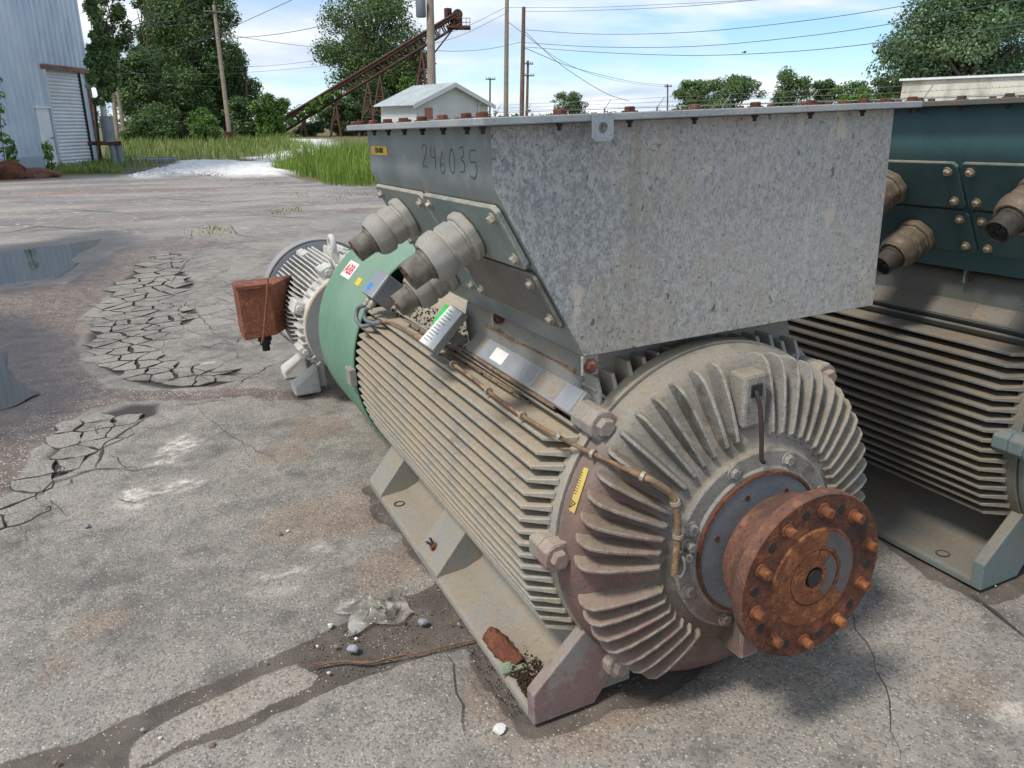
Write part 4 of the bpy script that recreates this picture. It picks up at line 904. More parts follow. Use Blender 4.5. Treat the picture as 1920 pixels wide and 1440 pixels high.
# rusty connection box with strap and cable gland
m = MB(); m.hexa([(-.298, 2.70, .392), (-.135, 2.70, .400), (.02, 2.95, .400), (-.298, 2.92, .392), (-.300, 2.70, .665), (-.135, 2.70, .660), (.02, 2.95, .660), (-.300, 2.92, .665)]); rb = m.build('connection_box', M_RBOX, wm_, bevel=.004); rb['label'] = 'rust-brown steel connection box'
m = MB(); m.box(-.304, -.128, 2.690, 2.697, .655, .672); m.build('box_lip', M_RBOX, rb)
m = MB(); m.tube([(-.145, 2.675, .70), (-.165, 2.665, .60), (-.205, 2.665, .42), (-.22, 2.67, .372)], .006, 6); m.build('box_strap', M_RBOX, rb)
m = MB(); m.lathe([(0, .0), (.036, 0), (.036, .03), (.028, .035), (.028, .052), (.020, .055), (.020, .085), (0, .085)], (-.19, 2.78, .39), (0, 0, -1), 16); m.build('box_gland', M_BLACK, rb, smooth=40)

# ---------------------------------------------------------------- loose things on the ground
M_STONE = plain('grey_stone', S(150, 152, 156), .85, 0, .3, 30, .3, .002)
M_STONEW = plain('white_stone', S(214, 212, 206), .85, 0, .2, 30, .3, .002)
M_BRN = plain('brown_stone', S(130, 112, 96), .9, 0, .35, 30)
def stone(px, py, r, label, mat, seed, flat=.7):
    g = G(px, py); bm = bmesh.new(); bmesh.ops.create_icosphere(bm, subdivisions=2, radius=r); rg = random.Random(seed)
    for v in bm.verts: v.co *= rg.uniform(.86, 1.1)
    dirs = [Vector((rg.gauss(0, 1), rg.gauss(0, 1), rg.gauss(0, 1))).normalized() for _ in range(14)]
    for v in bm.verts:
        for d in dirs:
            k = v.co.dot(d); lim = r * .66
            if k > lim: v.co -= d * (k - lim) * .9
        v.co.z *= flat
    zmin = min(v.co.z for v in bm.verts); me = bpy.data.meshes.new('stone'); bm.to_mesh(me); bm.free(); me.materials.append(mat)
    o = link('stone', me, loc=(g.x, g.y, g.z - zmin - r * .12)); o.rotation_euler = (0, 0, rg.uniform(0, 6)); return setp(o, label, 'stone', 'loose stones on the asphalt')
stone(664, 1222, .021, 'grey faceted stone on the dirt strip beside the plastic bag', M_STONE, 1)
stone(935, 1372, .020, 'chalk white stone alone on the asphalt below the motor foot', M_STONEW, 2)
stone(795, 1171, .018, 'grey stone on the dirt by the edge of the motor foot', M_STONE, 3)
stone(757, 1168, .009, 'small pale stone at the bag, beside the dirt strip', M_BRN, 4)
PEB = ['small pale pebble touching the plastic bag', 'small grey pebble between bag and faceted stone', 'flat brown pebble on the dirt strip left of the faceted stone', 'tiny pale pebble on the dirt beside the dry stalk', 'grey pebble lying alone on bare asphalt left of the pale streaks', 'brown pebble of a pair on bare asphalt', 'white pebble of a pair on bare asphalt', 'tiny grey pebble touching the motor foot ledge', 'tiny brown pebble just off the motor foot ledge', 'tiny white pebble at the upper edge of the dirt strip', 'tiny grey pebble on the long crack edge', 'brown pebble at the lower rim of the pale asphalt island', 'tiny white pebble on dirt above the pale island', 'tiny grey pebble on dirt beside the pale island', 'brown pebble at the broad end of the dirt strip', 'white pebble where the crack meets the bag']
for k, (x, y, r) in enumerate(((668, 1200, .008), (664, 1187, .009), (630, 1214, .010), (617, 1263, .007), (165, 989, .014), (525, 1003, .012), (540, 997, .009), (860, 1172, .007), (845, 1170, .006), (595, 1213, .006), (498, 1243, .006), (398, 1400, .011), (300, 1385, .006), (268, 1370, .007), (105, 1433, .009), (620, 1175, .011))):
    stone(x, y, r, PEB[k], M_STONEW if k % 3 == 0 else (M_STONE if k % 3 == 1 else M_BRN), 20 + k)
def grit(rg):
    while True:
        px, py = rg.uniform(560, 900), rg.uniform(1085, 1290); g = G(px, py)
        if sdf_poly(np.array([g.x]), np.array([g.y]), STRIP)[0] < 0: return (g.x, g.y, g.z - .006)
o = crumbs('grit', grit, 420, .0035, M_BRN, None, 8); setp(o, 'brown grit scattered along the dirt strip', 'grit')
def grit2(rg):
    px, py = rg.uniform(0, 1900), rg.uniform(700, 1440); g = G(px, py); return (g.x, g.y, g.z + .001)
o = crumbs('gravel_specks', grit2, 450, .0028, M_STONEW, None, 9); setp(o, 'pale gravel specks strewn over the asphalt', 'gravel')
# clear plastic bag
n = NT('cloudy_plastic_film'); M_BAG = n.done(n.mix(n.ramp(n.noise(18, 5), .4, .65), S(134, 128, 116), S(190, 186, 176)), .14, 0, n.bump(n.noise(40, 3), .002, .4), .6, Alpha=n.ramp(n.noise(14, 5),   .3, .7, .30, .72))
ga = G(706, 1142); nx_ = 60; V, Fc = [], []
for i in range(nx_):
    for j in range(nx_):
        u, w = i / (nx_ - 1) - .5, j / (nx_ - 1) - .5
        a = float(fbm(np.array([u * 2 + 5]), np.array([w * 2 + 2]), 1.7, 40, 2)[0]); b = float(fbm(np.array([u * 2 + 15]), np.array([w * 2 + 7]), 1.7, 44, 2)[0])
        sx = u * .19 + (a - .38) * .16; sy = w * .15 + (b - .38) * .16; e_ = max(0, 1 - 3.4 * (u * u + w * w))
        ridge = (1 - abs(math.sin((a * 9 + u * 5)))) ** 2 * .6 + (1 - abs(math.sin((b * 11 - w * 4 + u * 2)))) ** 2 * .5
        x, y = ga.x + sx, ga.y + sy; V.append((x, y, float(zg(x, y)) + .001 + e_ * (.008 + .038 * ridge) + .006 * b))
for i in range(nx_ - 1):
    for j in range(nx_ - 1): Fc.append((i * nx_ + j, (i + 1) * nx_ + j, (i + 1) * nx_ + j + 1, i * nx_ + j + 1))
setp(link('plastic_bag', np_mesh('plastic_bag', np.array(V), np.array(Fc), M_BAG, True)), 'crumpled cloudy plastic bag on the asphalt by the dirt strip', 'plastic bag')
# dry stalk
pts = [G(x, y) + Vector((0, 0, .006)) for x, y in ((588, 1253), (640, 1243), (690, 1247), (740, 1238), (790, 1228), (850, 1214), (893, 1203))]
m = MB()
for k in range(5):
    q = [p + Vector((random.uniform(-.006, .006), random.uniform(-.006, .006), random.uniform(0, .006))) for p in pts[:(7 if k < 2 else 4)]]; m.tube(curve_pts(q, 5), .0022, 5)
setp(m.build('dry_stalk', plain('dry_bark', S(126, 98, 78), .9, 0, .4, 50)), 'thin dry brown stalk lying across the dirt to the motor foot', 'stalk')
# rust flake, painted shard and soil on the foot ledge
def onfoot(px, py, z): return MOT @ on_pl(px, py, (0, 0, z), (0, 0, 1))
def slab(name, pxs, z, t, mat, tilt, bev=.002):
    P = [onfoot(x, y, z) for x, y in pxs]; c = sum(P, Vector()) / len(P); m = MB(); nrm = Vector(tilt).normalized()
    A = [m.bm.verts.new(p + Vector((0, 0, 1)) * (-(p - c).dot(nrm) * 0 + random.uniform(-.002, .002))) for p in P]; B = [m.bm.verts.new(v.co + Vector((0, 0, t)) + (v.co - c) * -.08) for v in A]
    m.bm.faces.new(A[::-1]); m.bm.faces.new(B)
    for i in range(len(A)): j = (i + 1) % len(A); m.bm.faces.new((A[i], A[j], B[j], B[i]))
    return m.build(name, mat, None, bevel=bev)
rfm = MB(); rows = []
cl_, cr_ = [(925, 1187), (940, 1198), (958, 1212), (974, 1230), (986, 1247)], [(905, 1196), (915, 1213), (928, 1228), (946, 1242), (966, 1252)]
for i in range(13):
    row = []
    for j in range(8):
        t = i / 12 * 4; k = min(int(t), 3); u = j / 7; A_ = onfoot(*cl_[k], .036).lerp(onfoot(*cl_[k + 1], .036), t - k); B_ = onfoot(*cr_[k], .036).lerp(onfoot(*cr_[k + 1], .036), t - k)
        q = A_.lerp(B_, u + .05 * math.sin(i * 2.3 + j)); q.z += .034 * (1 - (2 * u - .7) ** 2 * .55) * (.75 + .25 * math.sin(i * .5)) + random.uniform(-.0025, .0025); row.append(rfm.bm.verts.new(q))
    rows.append(row)
lo_ = [[rfm.bm.verts.new(v.co - Vector((0, 0, .006))) for v in r] for r in rows]
for i in range(12):
    for j in range(7): rfm.bm.faces.new((rows[i][j], rows[i + 1][j], rows[i + 1][j + 1], rows[i][j + 1])); rfm.bm.faces.new((lo_[i][j], lo_[i][j + 1], lo_[i + 1][j + 1], lo_[i + 1][j]))
    for j in (0, 7): rfm.bm.faces.new((rows[i][j], rows[i + 1][j], lo_[i + 1][j], lo_[i][j]))
for i in (0, 12):
    for j in range(7): rfm.bm.faces.new((rows[i][j], rows[i][j + 1], lo_[i][j + 1], lo_[i][j]))
setp(rfm.build('rust_flake', M_RUSTF), 'curled brown rust flake lying on the near foot ledge', 'rust flake')
setp(slab('painted_shard', ((935, 1247), (958, 1243), (985, 1245), (991, 1254), (940, 1268)), .033, .008, plain('chipped_green_paint', S(136, 146, 122), .7, 0, .3, 25), (0, 0, 1)), 'pale green painted shard on the near foot ledge', 'shard')
def soil(rg): return MOT @ Vector((rg.uniform(.01, .10), .035 + abs(rg.gauss(0, .07)), .034 + rg.uniform(0, .012)))
o = crumbs('soil', soil, 1300, .0042, M_SOIL, None, 12); setp(o, 'dark crumbly soil heaped on the foot ledge against the gusset', 'soil')
def soil2(rg):
    p = MOT @ Vector((rg.uniform(-.04, .0), rg.uniform(.05, .35), .0)); return (p.x, p.y, float(zg(p.x, p.y)) + .001)
o = crumbs('soil_crumbs', soil2, 70, .004, M_SOIL, None, 14); setp(o, 'dark soil crumbs along the outer edge of the motor foot', 'soil')
# ---------------------------------------------------------------- background: foliage kit
def leaf_mat(name, c1, c2, c3, tr=.25):
    n = NT(name); a = n.noise(.45, 5, .65); v = n.attr('rnd'); c = n.mix(n.ramp(a, .36, .64), tuple(x * .8 for x in c1[:3]) + (1,), c2); c = n.mix(n.ramp(n.noise(.17, 3), .5, .7, 0, .6), c, n.mix(.5, c3, c2)); c = n.mix(n.ramp(v, .55, 1.0), c, c3)
    b = n.t.nodes.new('ShaderNodeBsdfPrincipled'); n.lk(c, b.inputs['Base Color']); b.inputs['Roughness'].default_value = .55; b.inputs['Specular IOR Level'].default_value = .3
    t = n.t.nodes.new('ShaderNodeBsdfTranslucent'); n.lk(n.mix(.5, c, (.12, .2, .02, 1)), t.inputs['Color'])
    mx = n.t.nodes.new('ShaderNodeMixShader'); mx.inputs[0].default_value = tr; n.t.links.new(b.outputs[0], mx.inputs[1]); n.t.links.new(t.outputs[0], mx.inputs[2])
    o = n.t.nodes.new('ShaderNodeOutputMaterial'); n.t.links.new(mx.outputs[0], o.inputs[0]); return n.m
M_LEAF = leaf_mat('dark_foliage', S(62, 86, 50), S(78, 104, 58), S(114, 138, 84))
M_LEAF2 = leaf_mat('fresh_foliage', S(70, 104, 44), S(92, 128, 52), S(128, 156, 78))
M_LEAF3 = leaf_mat('bluish_foliage', S(66, 94, 66), S(84, 114, 76), S(140, 160, 118))
M_GRASS = leaf_mat('long_grass', S(92, 128, 42), S(120, 152, 58), S(168, 176, 92), .35)
M_GRASS2 = leaf_mat('field_grass', S(98, 130, 56), S(128, 150, 74), S(172, 170, 112), .3)
M_BARK = plain('bark', S(82, 72, 60), .9, 0, .4, 6)
def leaves(name, lobes, n, size, mat, parent=None, seed=1, shell=.55):
    rg = np.random.default_rng(seed); L = np.array([(*c, *r) for c, r in lobes], float); w = (L[:, 3] * L[:, 4] * L[:, 5]) ** .72; k = rg.choice(len(L), n, p=w / w.sum())
    d = rg.normal(size=(n, 3)); d /= np.linalg.norm(d, axis=1)[:, None]; r = (shell + (1 - shell) * rg.random(n)) ** .6 * rg.uniform(.82, 1.08, n)
    C = L[k, :3] + d * L[k, 3:] * r[:, None]
    nr = d * .7 + rg.normal(size=(n, 3)) * .55 + np.array([0, 0, .45]); nr /= np.linalg.norm(nr, axis=1)[:, None]
    t = np.cross(nr, rg.normal(size=(n, 3))); t /= np.linalg.norm(t, axis=1)[:, None]; b = np.cross(nr, t); s = size * rg.uniform(.3, 1.45, n)[:, None]
    V = np.stack([C - t * s * .5, C + b * s * .30 + nr * s * .06, C + t * s * .5, C - b * s * .30 + nr * s * .06], 1).reshape(-1, 3); F = np.arange(n * 4).reshape(-1, 4)
    return link(name, np_mesh(name, V, F, mat, False, dict(rnd=np.repeat(rg.random(n), 4))), parent)
def base_at(px, depth):
    py = 260.
    for _ in range(40):
        p = D(px, py, depth); e = p.z - float(zg(p.x, p.y)); py += e * FPX / depth * .95
    return Vector((p.x, p.y, float(zg(p.x, p.y))))
def tree(name, label, px, depth, cy, rx, ry, n, size, mat, seed, group=None, nl=26, trunk_px=None, lean=0, cat='tree', thin=1.0, low=True):
    """crown centred on pixel (px, cy) with half sizes rx, ry in pixels at the given depth"""
    rg = random.Random(seed); k = depth / FPX; c = D(px, cy, depth); A, B = rx * k, ry * k; base = base_at(trunk_px or px, depth); root = empty(name, base)
    setp(root, label, cat, group); lob = []
    nl = int(nl * 1.7)
    for i in range(nl):
        a = rg.uniform(0, 6.28); zz_ = rg.uniform(-.98, .95); rr = math.sqrt(max(0, 1 - zz_ * zz_)) * rg.uniform(.25, .86); q = rg.uniform(.17, .36) * thin
        lob.append(((c.x - base.x + math.cos(a) * A * rr, c.y - base.y + math.sin(a) * A * rr, c.z - base.z + zz_ * B * .84), (A * q, A * q, (A * B) ** .5 * q * rg.uniform(.7, 1.1))))
    if thin == 1.0: lob.append(((c.x - base.x, c.y - base.y, c.z - base.z), (A * .62, A * .62, B * .66)))
    if not low and c.z - base.z > B:                # leafy down to the ground
        for i in range(8): a = rg.uniform(0, 6.28); lob.append(((math.cos(a) * A * .5, math.sin(a) * A * .5, (c.z - base.z) * rg.uniform(.2, .7)), (A * .45, A * .45, (c.z - base.z) * .35)))
    leaves('crown', lob, int(n * 2.1), size * .64, mat, root, seed, .25)
    m = MB(); hgt = c.z - base.z; r0 = max(.12, A * .055); top = Vector((c.x - base.x, c.y - base.y, hgt + B * .35))
    pts = [Vector((0, 0, -.2)), Vector((lean, 0, hgt * .35)), Vector((c.x - base.x, c.y - base.y, hgt * .8)), top]; m.tube(curve_pts(pts, 4), [r0 * (1 - .8 * i / 12) for i in range(13)], 8); m.build('trunk', M_BARK, root, smooth=60)
    m = MB()
    for i in range(0, len(lob), 2):
        t = Vector(lob[i][0]); s = Vector((t.x * .3, t.y * .3, min(t.z * .72, hgt))); m.tube([s * .6 + Vector((0, 0, s.z * .35)), (s + t) / 2, t], [r0 * .35, r0 * .22, r0 * .08], 5)
    m.build('branches', M_BARK, root, smooth=60)
    return root
GT = 'trees beyond the yard'
tree('broad_tree', 'tall dense dark tree behind the leaning pole', 375, 78, 80, 92, 135, 24000, .42, M_LEAF, 11, GT, 44)
tree('broad_tree', 'tall dark tree left of the pole, its crown reaching out of view', 298, 84, 40, 58, 125, 16000, .42, M_LEAF, 12, GT, 30)
tree('broad_tree', 'wide dark tree whose crown falls to the bushes behind the pole', 425, 82, 160, 62, 92, 13000, .40, M_LEAF, 13, GT, 26)
tree('broad_tree', 'dark lower tree behind the paired poles', 262, 70, 170, 58, 78, 13000, .36, M_LEAF, 14, GT, 26)
tree('slender_tree', 'open slender tree with bare branches rising behind the metal building', 205, 52, 30, 50, 66, 4200, .28, M_LEAF, 15, GT, 30, thin=.8)
tree('broad_tree', 'dark tree standing in the hollow between the tall trees', 335, 76, 185, 78, 66, 13000, .38, M_LEAF, 16, GT, 26)
tree('broad_tree', 'broad tree rising behind the rusty conveyor', 702, 125, 88, 112, 118, 26000, .60, M_LEAF, 17, GT, 48)
tree('broad_tree', 'smaller round tree behind the conveyor trestle', 770, 118, 140, 50, 62, 8000, .55, M_LEAF, 18, GT, 22)
tree('bushy_tree', 'round leafy bush beside the foot of the conveyor', 508, 74, 218, 44, 42, 7000, .34, M_LEAF2, 19, 'bushes', 18, low=False)
tree('bushy_tree', 'low dark bush left of the conveyor foot', 452, 76, 218, 38, 36, 5500, .34, M_LEAF, 20, 'bushes', 14, low=False)
tree('bushy_tree', 'green thicket under the conveyor truss', 640, 92, 218, 52, 36, 7500, .40, M_LEAF, 21, 'bushes', 18, low=False)
tree('bushy_tree', 'dark thicket behind the trestle legs', 692, 96, 200, 52, 56, 8500, .40, M_LEAF, 22, 'bushes', 18, low=False)
tree('bushy_tree', 'pale green bush peeking over the white shed', 764, 60, 163, 24, 16, 2400, .24, M_LEAF2, 23, 'bushes', 10)
tree('flowering_tree', 'large rounded tree dotted with pale blooms above the white building', 1800, 40, 74, 165, 116, 42000, .25, M_LEAF3, 24, None, 60)
for i, (px, cy, rx, ry, dp, lb) in enumerate(((1300, 176, 58, 24, 52, 'low dark hedge tree at the left end of the fence row'), (1376, 168, 62, 28, 50, 'dark hedge tree beside the leaning fence arm'), (1482, 166, 50, 32, 48, 'rounded dark tree standing alone in the fence row'),
        (1545, 176, 34, 24, 50, 'small pointed tree between two hedge trees'), (1605, 176, 54, 24, 48, 'yellowish hedge tree left of the white building'), (1668, 172, 44, 28, 48, 'hedge tree pressed against the white building'), (1068, 193, 42, 20, 70, 'small round tree beyond the fence, right of the bare poles'))):
    tree('hedge_tree', lb, px, dp, cy, rx, ry, 7500, .22, M_LEAF2 if i in (4,) else M_LEAF, 40 + i, 'trees along the fence', 16, low=False)
for i, (px, cy, rx, ry, dp, lb) in enumerate(((300, 222, 60, 26, 62, 'rounded green bush in front of the dark shed'), (385, 228, 36, 24, 60, 'green creeper mound left of the pole'), (258, 232, 30, 16, 56, 'low bush by the paired poles'), (585, 240, 40, 18, 88, 'low scrub along the far road'))):
    tree('shrub', lb, px, dp, cy, rx, ry, 3500, .28, M_LEAF2 if i in (1,) else M_LEAF, 60 + i, 'shrubs at the field edge', 14, cat='shrub', low=False)
# far wood closing the horizon
lob = []
rg = random.Random(5)
for i in range(240):
    px = -900 + i * 16.5; dp = rg.uniform(210, 260); p = D(px, 236, dp); lob.append(((p.x, p.y, 1.0), (7, 7, rg.uniform(3.5, 6.5) * (1 if px < 900 else .7))))
o = leaves('far_wood', lob, 26000, 1.3, M_LEAF3, None, 99); setp(o, 'far line of woodland along the horizon', 'woodland', kind='stuff')

# ---------------------------------------------------------------- grass and weeds
def blades(name, pts, h0, h1, w, mat, seed, bend=.45):
    rg = np.random.default_rng(seed); P = np.array(pts, float); n = len(P); h = (h0 + (h1 - h0) * rg.random(n) * (.25 + 1.1 * sst(.3, .65, fbm(P[:, 0], P[:, 1], .55, seed + 60)))) * rg.uniform(.5, 1, n); a = rg.uniform(0, 2 * math.pi, n); d = np.stack([np.cos(a), np.sin(a), 0 * a], 1); s = np.stack([-np.sin(a), np.cos(a), 0 * a], 1)
    bd = (bend * rg.uniform(.2, 1, n) * h)[:, None]; W_ = (w * rg.uniform(.5, 1.2, n))[:, None]; Z_ = np.array([0, 0, 1.0]); hh = h[:, None]
    p0, p1, p2 = P - Z_ * .03, P + Z_ * hh * .55 + d * bd * .3, P + Z_ * hh * (1 - bend * .25) + d * bd
    V = np.stack([p0 - s * W_, p0 + s * W_, p1 + s * W_ * .8, p1 - s * W_ * .8, p2 + s * W_ * .12, p2 - s * W_ * .12], 1).reshape(-1, 3); b = np.arange(n)[:, None] * 6
    F = np.concatenate([b + np.array([[0, 1, 2, 3]]), b + np.array([[3, 2, 4, 5]])])
    return link(name, np_mesh(name, V, F, mat, False, dict(rnd=np.repeat(rg.random(n), 6))))
def scatter(poly, n, seed):
    rg = random.Random(seed); P = np.array([p[:2] for p in poly]); lo, hi = P.min(0), P.max(0); o = []
    xs = np.random.default_rng(seed).uniform(lo, hi, (n * 4, 2)); s = sdf_poly(xs[:, 0], xs[:, 1], poly) + (fbm(xs[:, 0], xs[:, 1], .7, seed) - .5) * 1.2; xs = xs[s < 0][:n]
    return np.c_[xs, zg(xs[:, 0], xs[:, 1])]
GA = GP([(512, 318), (560, 330), (600, 342), (650, 350), (705, 350), (760, 348), (760, 300), (700, 290), (620, 290), (590, 300), (550, 305)])
o = blades('long_grass', scatter(GA, 9000, 3), .45, 1.05, .010, M_GRASS, 4); setp(o, 'clump of tall bright green grass beside the white gravel', 'grass', kind='stuff')
GF = GP([(205, 312), (230, 318), (330, 305), (430, 299), (520, 303), (600, 280), (540, 262), (560, 252), (430, 250), (240, 250), (205, 262)])
o = blades('field_grass', scatter(GF, 26000, 5), .15, .80, .022, M_GRASS2, 6); setp(o, 'rough field grass between the building and the conveyor', 'grass', kind='stuff')
GB = [G(x, y) for x, y in ((-60, 345), (0, 338), (110, 326), (235, 326), (230, 310), (190, 308), (100, 322), (-60, 336))]
o = blades('weeds', scatter([tuple(p) for p in GB], 2500, 7), .10, .40, .02, M_GRASS2, 8); setp(o, 'weeds growing along the foot of the metal building', 'weeds', kind='stuff')
wl = []
for px, py, s in ((665, 365, .5), (640, 372, .25), (385, 437, .3), (410, 430, .2), (560, 366, .3), (470, 338, .7), (550, 395, .2), (520, 398, .2), (500, 345, .5), (640, 345, .5), (700, 365, .4)):
    g = G(px, py); wl += [(g.x + random.gauss(0, s * .5), g.y + random.gauss(0, s), 0) for _ in range(60)]
wl = [(x, y, float(zg(x, y))) for x, y, z in wl]; o = blades('crack_weeds', wl, .015, .07, .010, M_GRASS2, 9, .9); setp(o, 'small weeds sprouting from cracks in the asphalt', 'weeds', kind='stuff')
for i, (px, py, hh, lb) in enumerate(((12, 330, 2.6, 'leafy creeper stem climbing the blue metal wall'), (28, 332, .9, 'low leafy weed beside the scrap at the blue wall'), (95, 322, .8, 'young broad leafed weed in front of the white door'))):
    g = G(px, py); rt = empty('weed_plant', g); setp(rt, lb, 'plant', 'weeds at the building'); m = MB(); m.tube([(0, 0, -.05), (.1, 0, hh * .5), (.25 if i == 0 else .05, 0, hh)], .012, 5); m.build('stem', M_BARK, rt)
    leaves('foliage', [((.03 + .2 * t * (i == 0), 0, hh * t), (.16, .16, .14)) for t in np.linspace(.12, 1, 7)], 150, .16, M_LEAF2, rt, 70 + i)
gl_ = [G(x, y) for x, y in ((240, 333), (330, 312), (420, 305), (500, 308), (515, 326), (440, 331), (330, 327))]
sp = scatter([tuple(p) for p in gl_], 3000, 21); sp = [tuple(p) for p in sp]
o = crumbs('white_gravel', lambda rg: (lambda q: (q[0], q[1], q[2] + rg.uniform(0, .06)))(rg.choice(sp)), 4200, .042, plain('white_limestone', S(232, 230, 226), .9, 0, .12, 8), None, 22); setp(o, 'heap of white limestone gravel at the field edge', 'gravel')

# ---------------------------------------------------------------- corrugated building
M_BLUEW = NT('pale_blue_corrugated_sheet'); n = M_BLUEW; a = n.noise(.9, 5, .6, stretch=(1, 1, .5)); b = n.noise(6, 6, .65, stretch=(1.5, 1.5, .25)); c = n.mix(n.ramp(a, .35, .65), S(176, 194, 208), S(200, 210, 218)); c = n.mix(n.ramp(b, .45, .7, 0, .5), c, S(214, 219, 222))
c = n.mix(n.ramp(n.noise(3, 4, .6, stretch=(3, 3, .12), off=(4, 1, 2)), .68, .74, 0, .7), c, S(120, 92, 78)); M_BLUEW = n.done(c, .45, .1, None, .4)
M_DOORW = plain('white_painted_steel', S(232, 235, 238), .5, 0, .12, 2); M_RFRM = rusty('rusty_door_frame', S(136, 104, 88), S(120, 78, 62), S(166, 156, 148), scl=.4)
WR, WL = G(194, 309), G(-260, 352); uL = (WL - WR); uL.z = 0; LEN = uL.length; uL.normalize(); nW = Vector((uL.y, -uL.x, 0)); nW = nW if nW.y < 0 else -nW
WB = Matrix.Identity(4)
for i, vv in enumerate((uL, nW, Vector((0, 0, 1)))):
    for j in range(3): WB[j][i] = vv[j]
bld = empty('metal_building', WR); bld.rotation_euler = WB.to_3x3().to_euler()
setp(bld, 'pale blue corrugated metal building with a white roller door', 'building')
def wl_(px, py):                                  # pixel on the wall -> (along, height)
    r = ray(px, py); t = ((np.array(WR) - CAM) @ np.array(nW)) / (r @ np.array(nW)); p = Vector(CAM + r * t) - WR; return p.dot(uL), p.z
WI = WB.to_3x3()
flipx = WI.determinant()
if flipx < 0:
    bld.rotation_euler = (0, 0, math.atan2(uL.y, uL.x)); SGN = -1
else: SGN = 1
if SGN < 0: NY = -1 * 1
rot3 = bld.rotation_euler.to_matrix(); NYS = 1 if (rot3 @ Vector((0, 1, 0))).dot(nW) > 0 else -1     # local y sign that faces the yard
sA, hA = wl_(82, 128); sB, hB = wl_(149, 141); sC, hC = wl_(172, 311); sD, hD = wl_(113, 317)
s0, s1 = min(sC, sB), max(sA, sD); hT = hA
HB = 11.0
def panel(a, b, h0, h1):
    m = MB(); pr = []; x = a; pitch = .305
    while x < b - .01:
        e = min(x + pitch, b); w = e - x
        for f, dd in ((0, .0), (.62, .0), (.70, .055), (.92, .055)): pr.append((x + w * f, dd))
        x = e
    pr.append((b, 0)); V0 = [m.bm.verts.new((x, NYS * y, h0)) for x, y in pr]; V1 = [m.bm.verts.new((x, NYS * y, h1)) for x, y in pr]
    for i in range(len(pr) - 1): m.bm.faces.new((V0[i], V0[i + 1], V1[i + 1], V1[i]))
    return m.build('wall_panel', M_BLUEW, bld)
def panels(a, b, h0, h1):
    k = max(1, round((b - a) / .915)); [panel(a + (b - a) * i / k, a + (b - a) * (i + 1) / k, h0, h1) for i in range(k)]
frame_w = .45
panels(0, s0 - frame_w, .0, HB); panels(s0 - frame_w, s1 + .1, hT + .12, HB); panels(s1 + .1, LEN, .45, HB)
m = MB(); m.box(s1 + .1, LEN, NYS * -.25 if NYS > 0 else .02, NYS * .07 if NYS > 0 else -.07 * -1 if False else (.25 if NYS < 0 else NYS * .07), 0, .46) if False else m.box(s1 + .1, LEN, min(NYS * .075, -NYS * .1), max(NYS * .075, -NYS * .1), -.3, .455); m.build('plinth', plain('whitewashed_plinth', S(176, 188, 196), .8, 0, .2, 1.5), bld)
# side and rear walls, roof
DP = 14.0; yb = -NYS * DP
m = MB(); m.hexa([(-.02, 0, -.2), (0.0, 0, -.2), (0.0, yb, -.2), (-.02, yb, -.2), (-.02, 0, HB), (0.0, 0, HB), (0.0, yb, HB), (-.02, yb, HB)]); m.build('side_wall', M_BLUEW, bld)
m = MB(); m.box(-.2, LEN + .2, min(NYS * .3, yb), max(NYS * .3, yb), HB + .01, HB + .25); m.build('roof', M_BLUEW, bld)
# roller door: rounded interlocking slats
m = MB(); pr = []; z = 0; sl = .115
while z < hT: pr += [(z, -.10), (z + sl * .25, -.065), (z + sl * .55, -.055), (z + sl * .9, -.075), (z + sl * .96, -.105)]; z += sl
V0 = [m.bm.verts.new((s0, NYS * y, z)) for z, y in pr]; V1 = [m.bm.verts.new((s1, NYS * y, z)) for z, y in pr]
for i in range(len(pr) - 1): m.bm.faces.new((V0[i], V1[i], V1[i + 1], V0[i + 1]))
rd = m.build('roller_door', M_DOORW, bld)
yy = lambda a, b: (min(NYS * a, NYS * b), max(NYS * a, NYS * b))
m = MB(); m.box(s0 - frame_w, s1 + .1, *yy(-.1, .10), hT - .02, hT + .13); m.build('door_lintel', M_RFRM, bld)
m = MB(); m.box(s0 - .05, s0 - .01, *yy(-.12, .0), 0, hT - .03); m.build('door_guide', M_INK, bld)
m = MB(); m.box(s0 - frame_w, s0 - frame_w + .13, *yy(-.1, .09), -.1, hT - .03); m.build('door_post', M_RFRM, bld)
m = MB(); m.box(s0 - frame_w + .135, s0 - .055, *yy(-.1, .0), -.1, hT - .03); m.build('door_jamb', M_BLUEW, bld)
m = MB(); m.box(s1 - .02, s1 + .095, *yy(-.1, .09), -.1, hT - .03); m.build('door_post', M_BLUEW, bld)
w0, wh = wl_(66, 203); w1, _ = wl_(88, 203); w2, _ = wl_(81, 318); w3, _ = wl_(105, 318); a0, a1 = min((w1 + w3) / 2, 99), (w0 + w2) / 2
a0 = max(a0, s1 + .12)
m = MB(); m.box(a0, a1, *yy(-.02, .085), .03, wh); dr = m.build('side_door', M_DOORW, bld, bevel=.01)
m = MB(); m.box(a0 - .04, a1 + .06, *yy(-.02, .13), wh + .002, wh + .07); m.build('door_hood', M_DOORW, dr)
m = MB(); m.tube([(a0 + .12, NYS * .09, 1.0), (a0 + .12, NYS * .15, 1.0), (a0 + .22, NYS * .15, 1.0)], .02, 6); m.build('door_handle', M_BARE, dr)
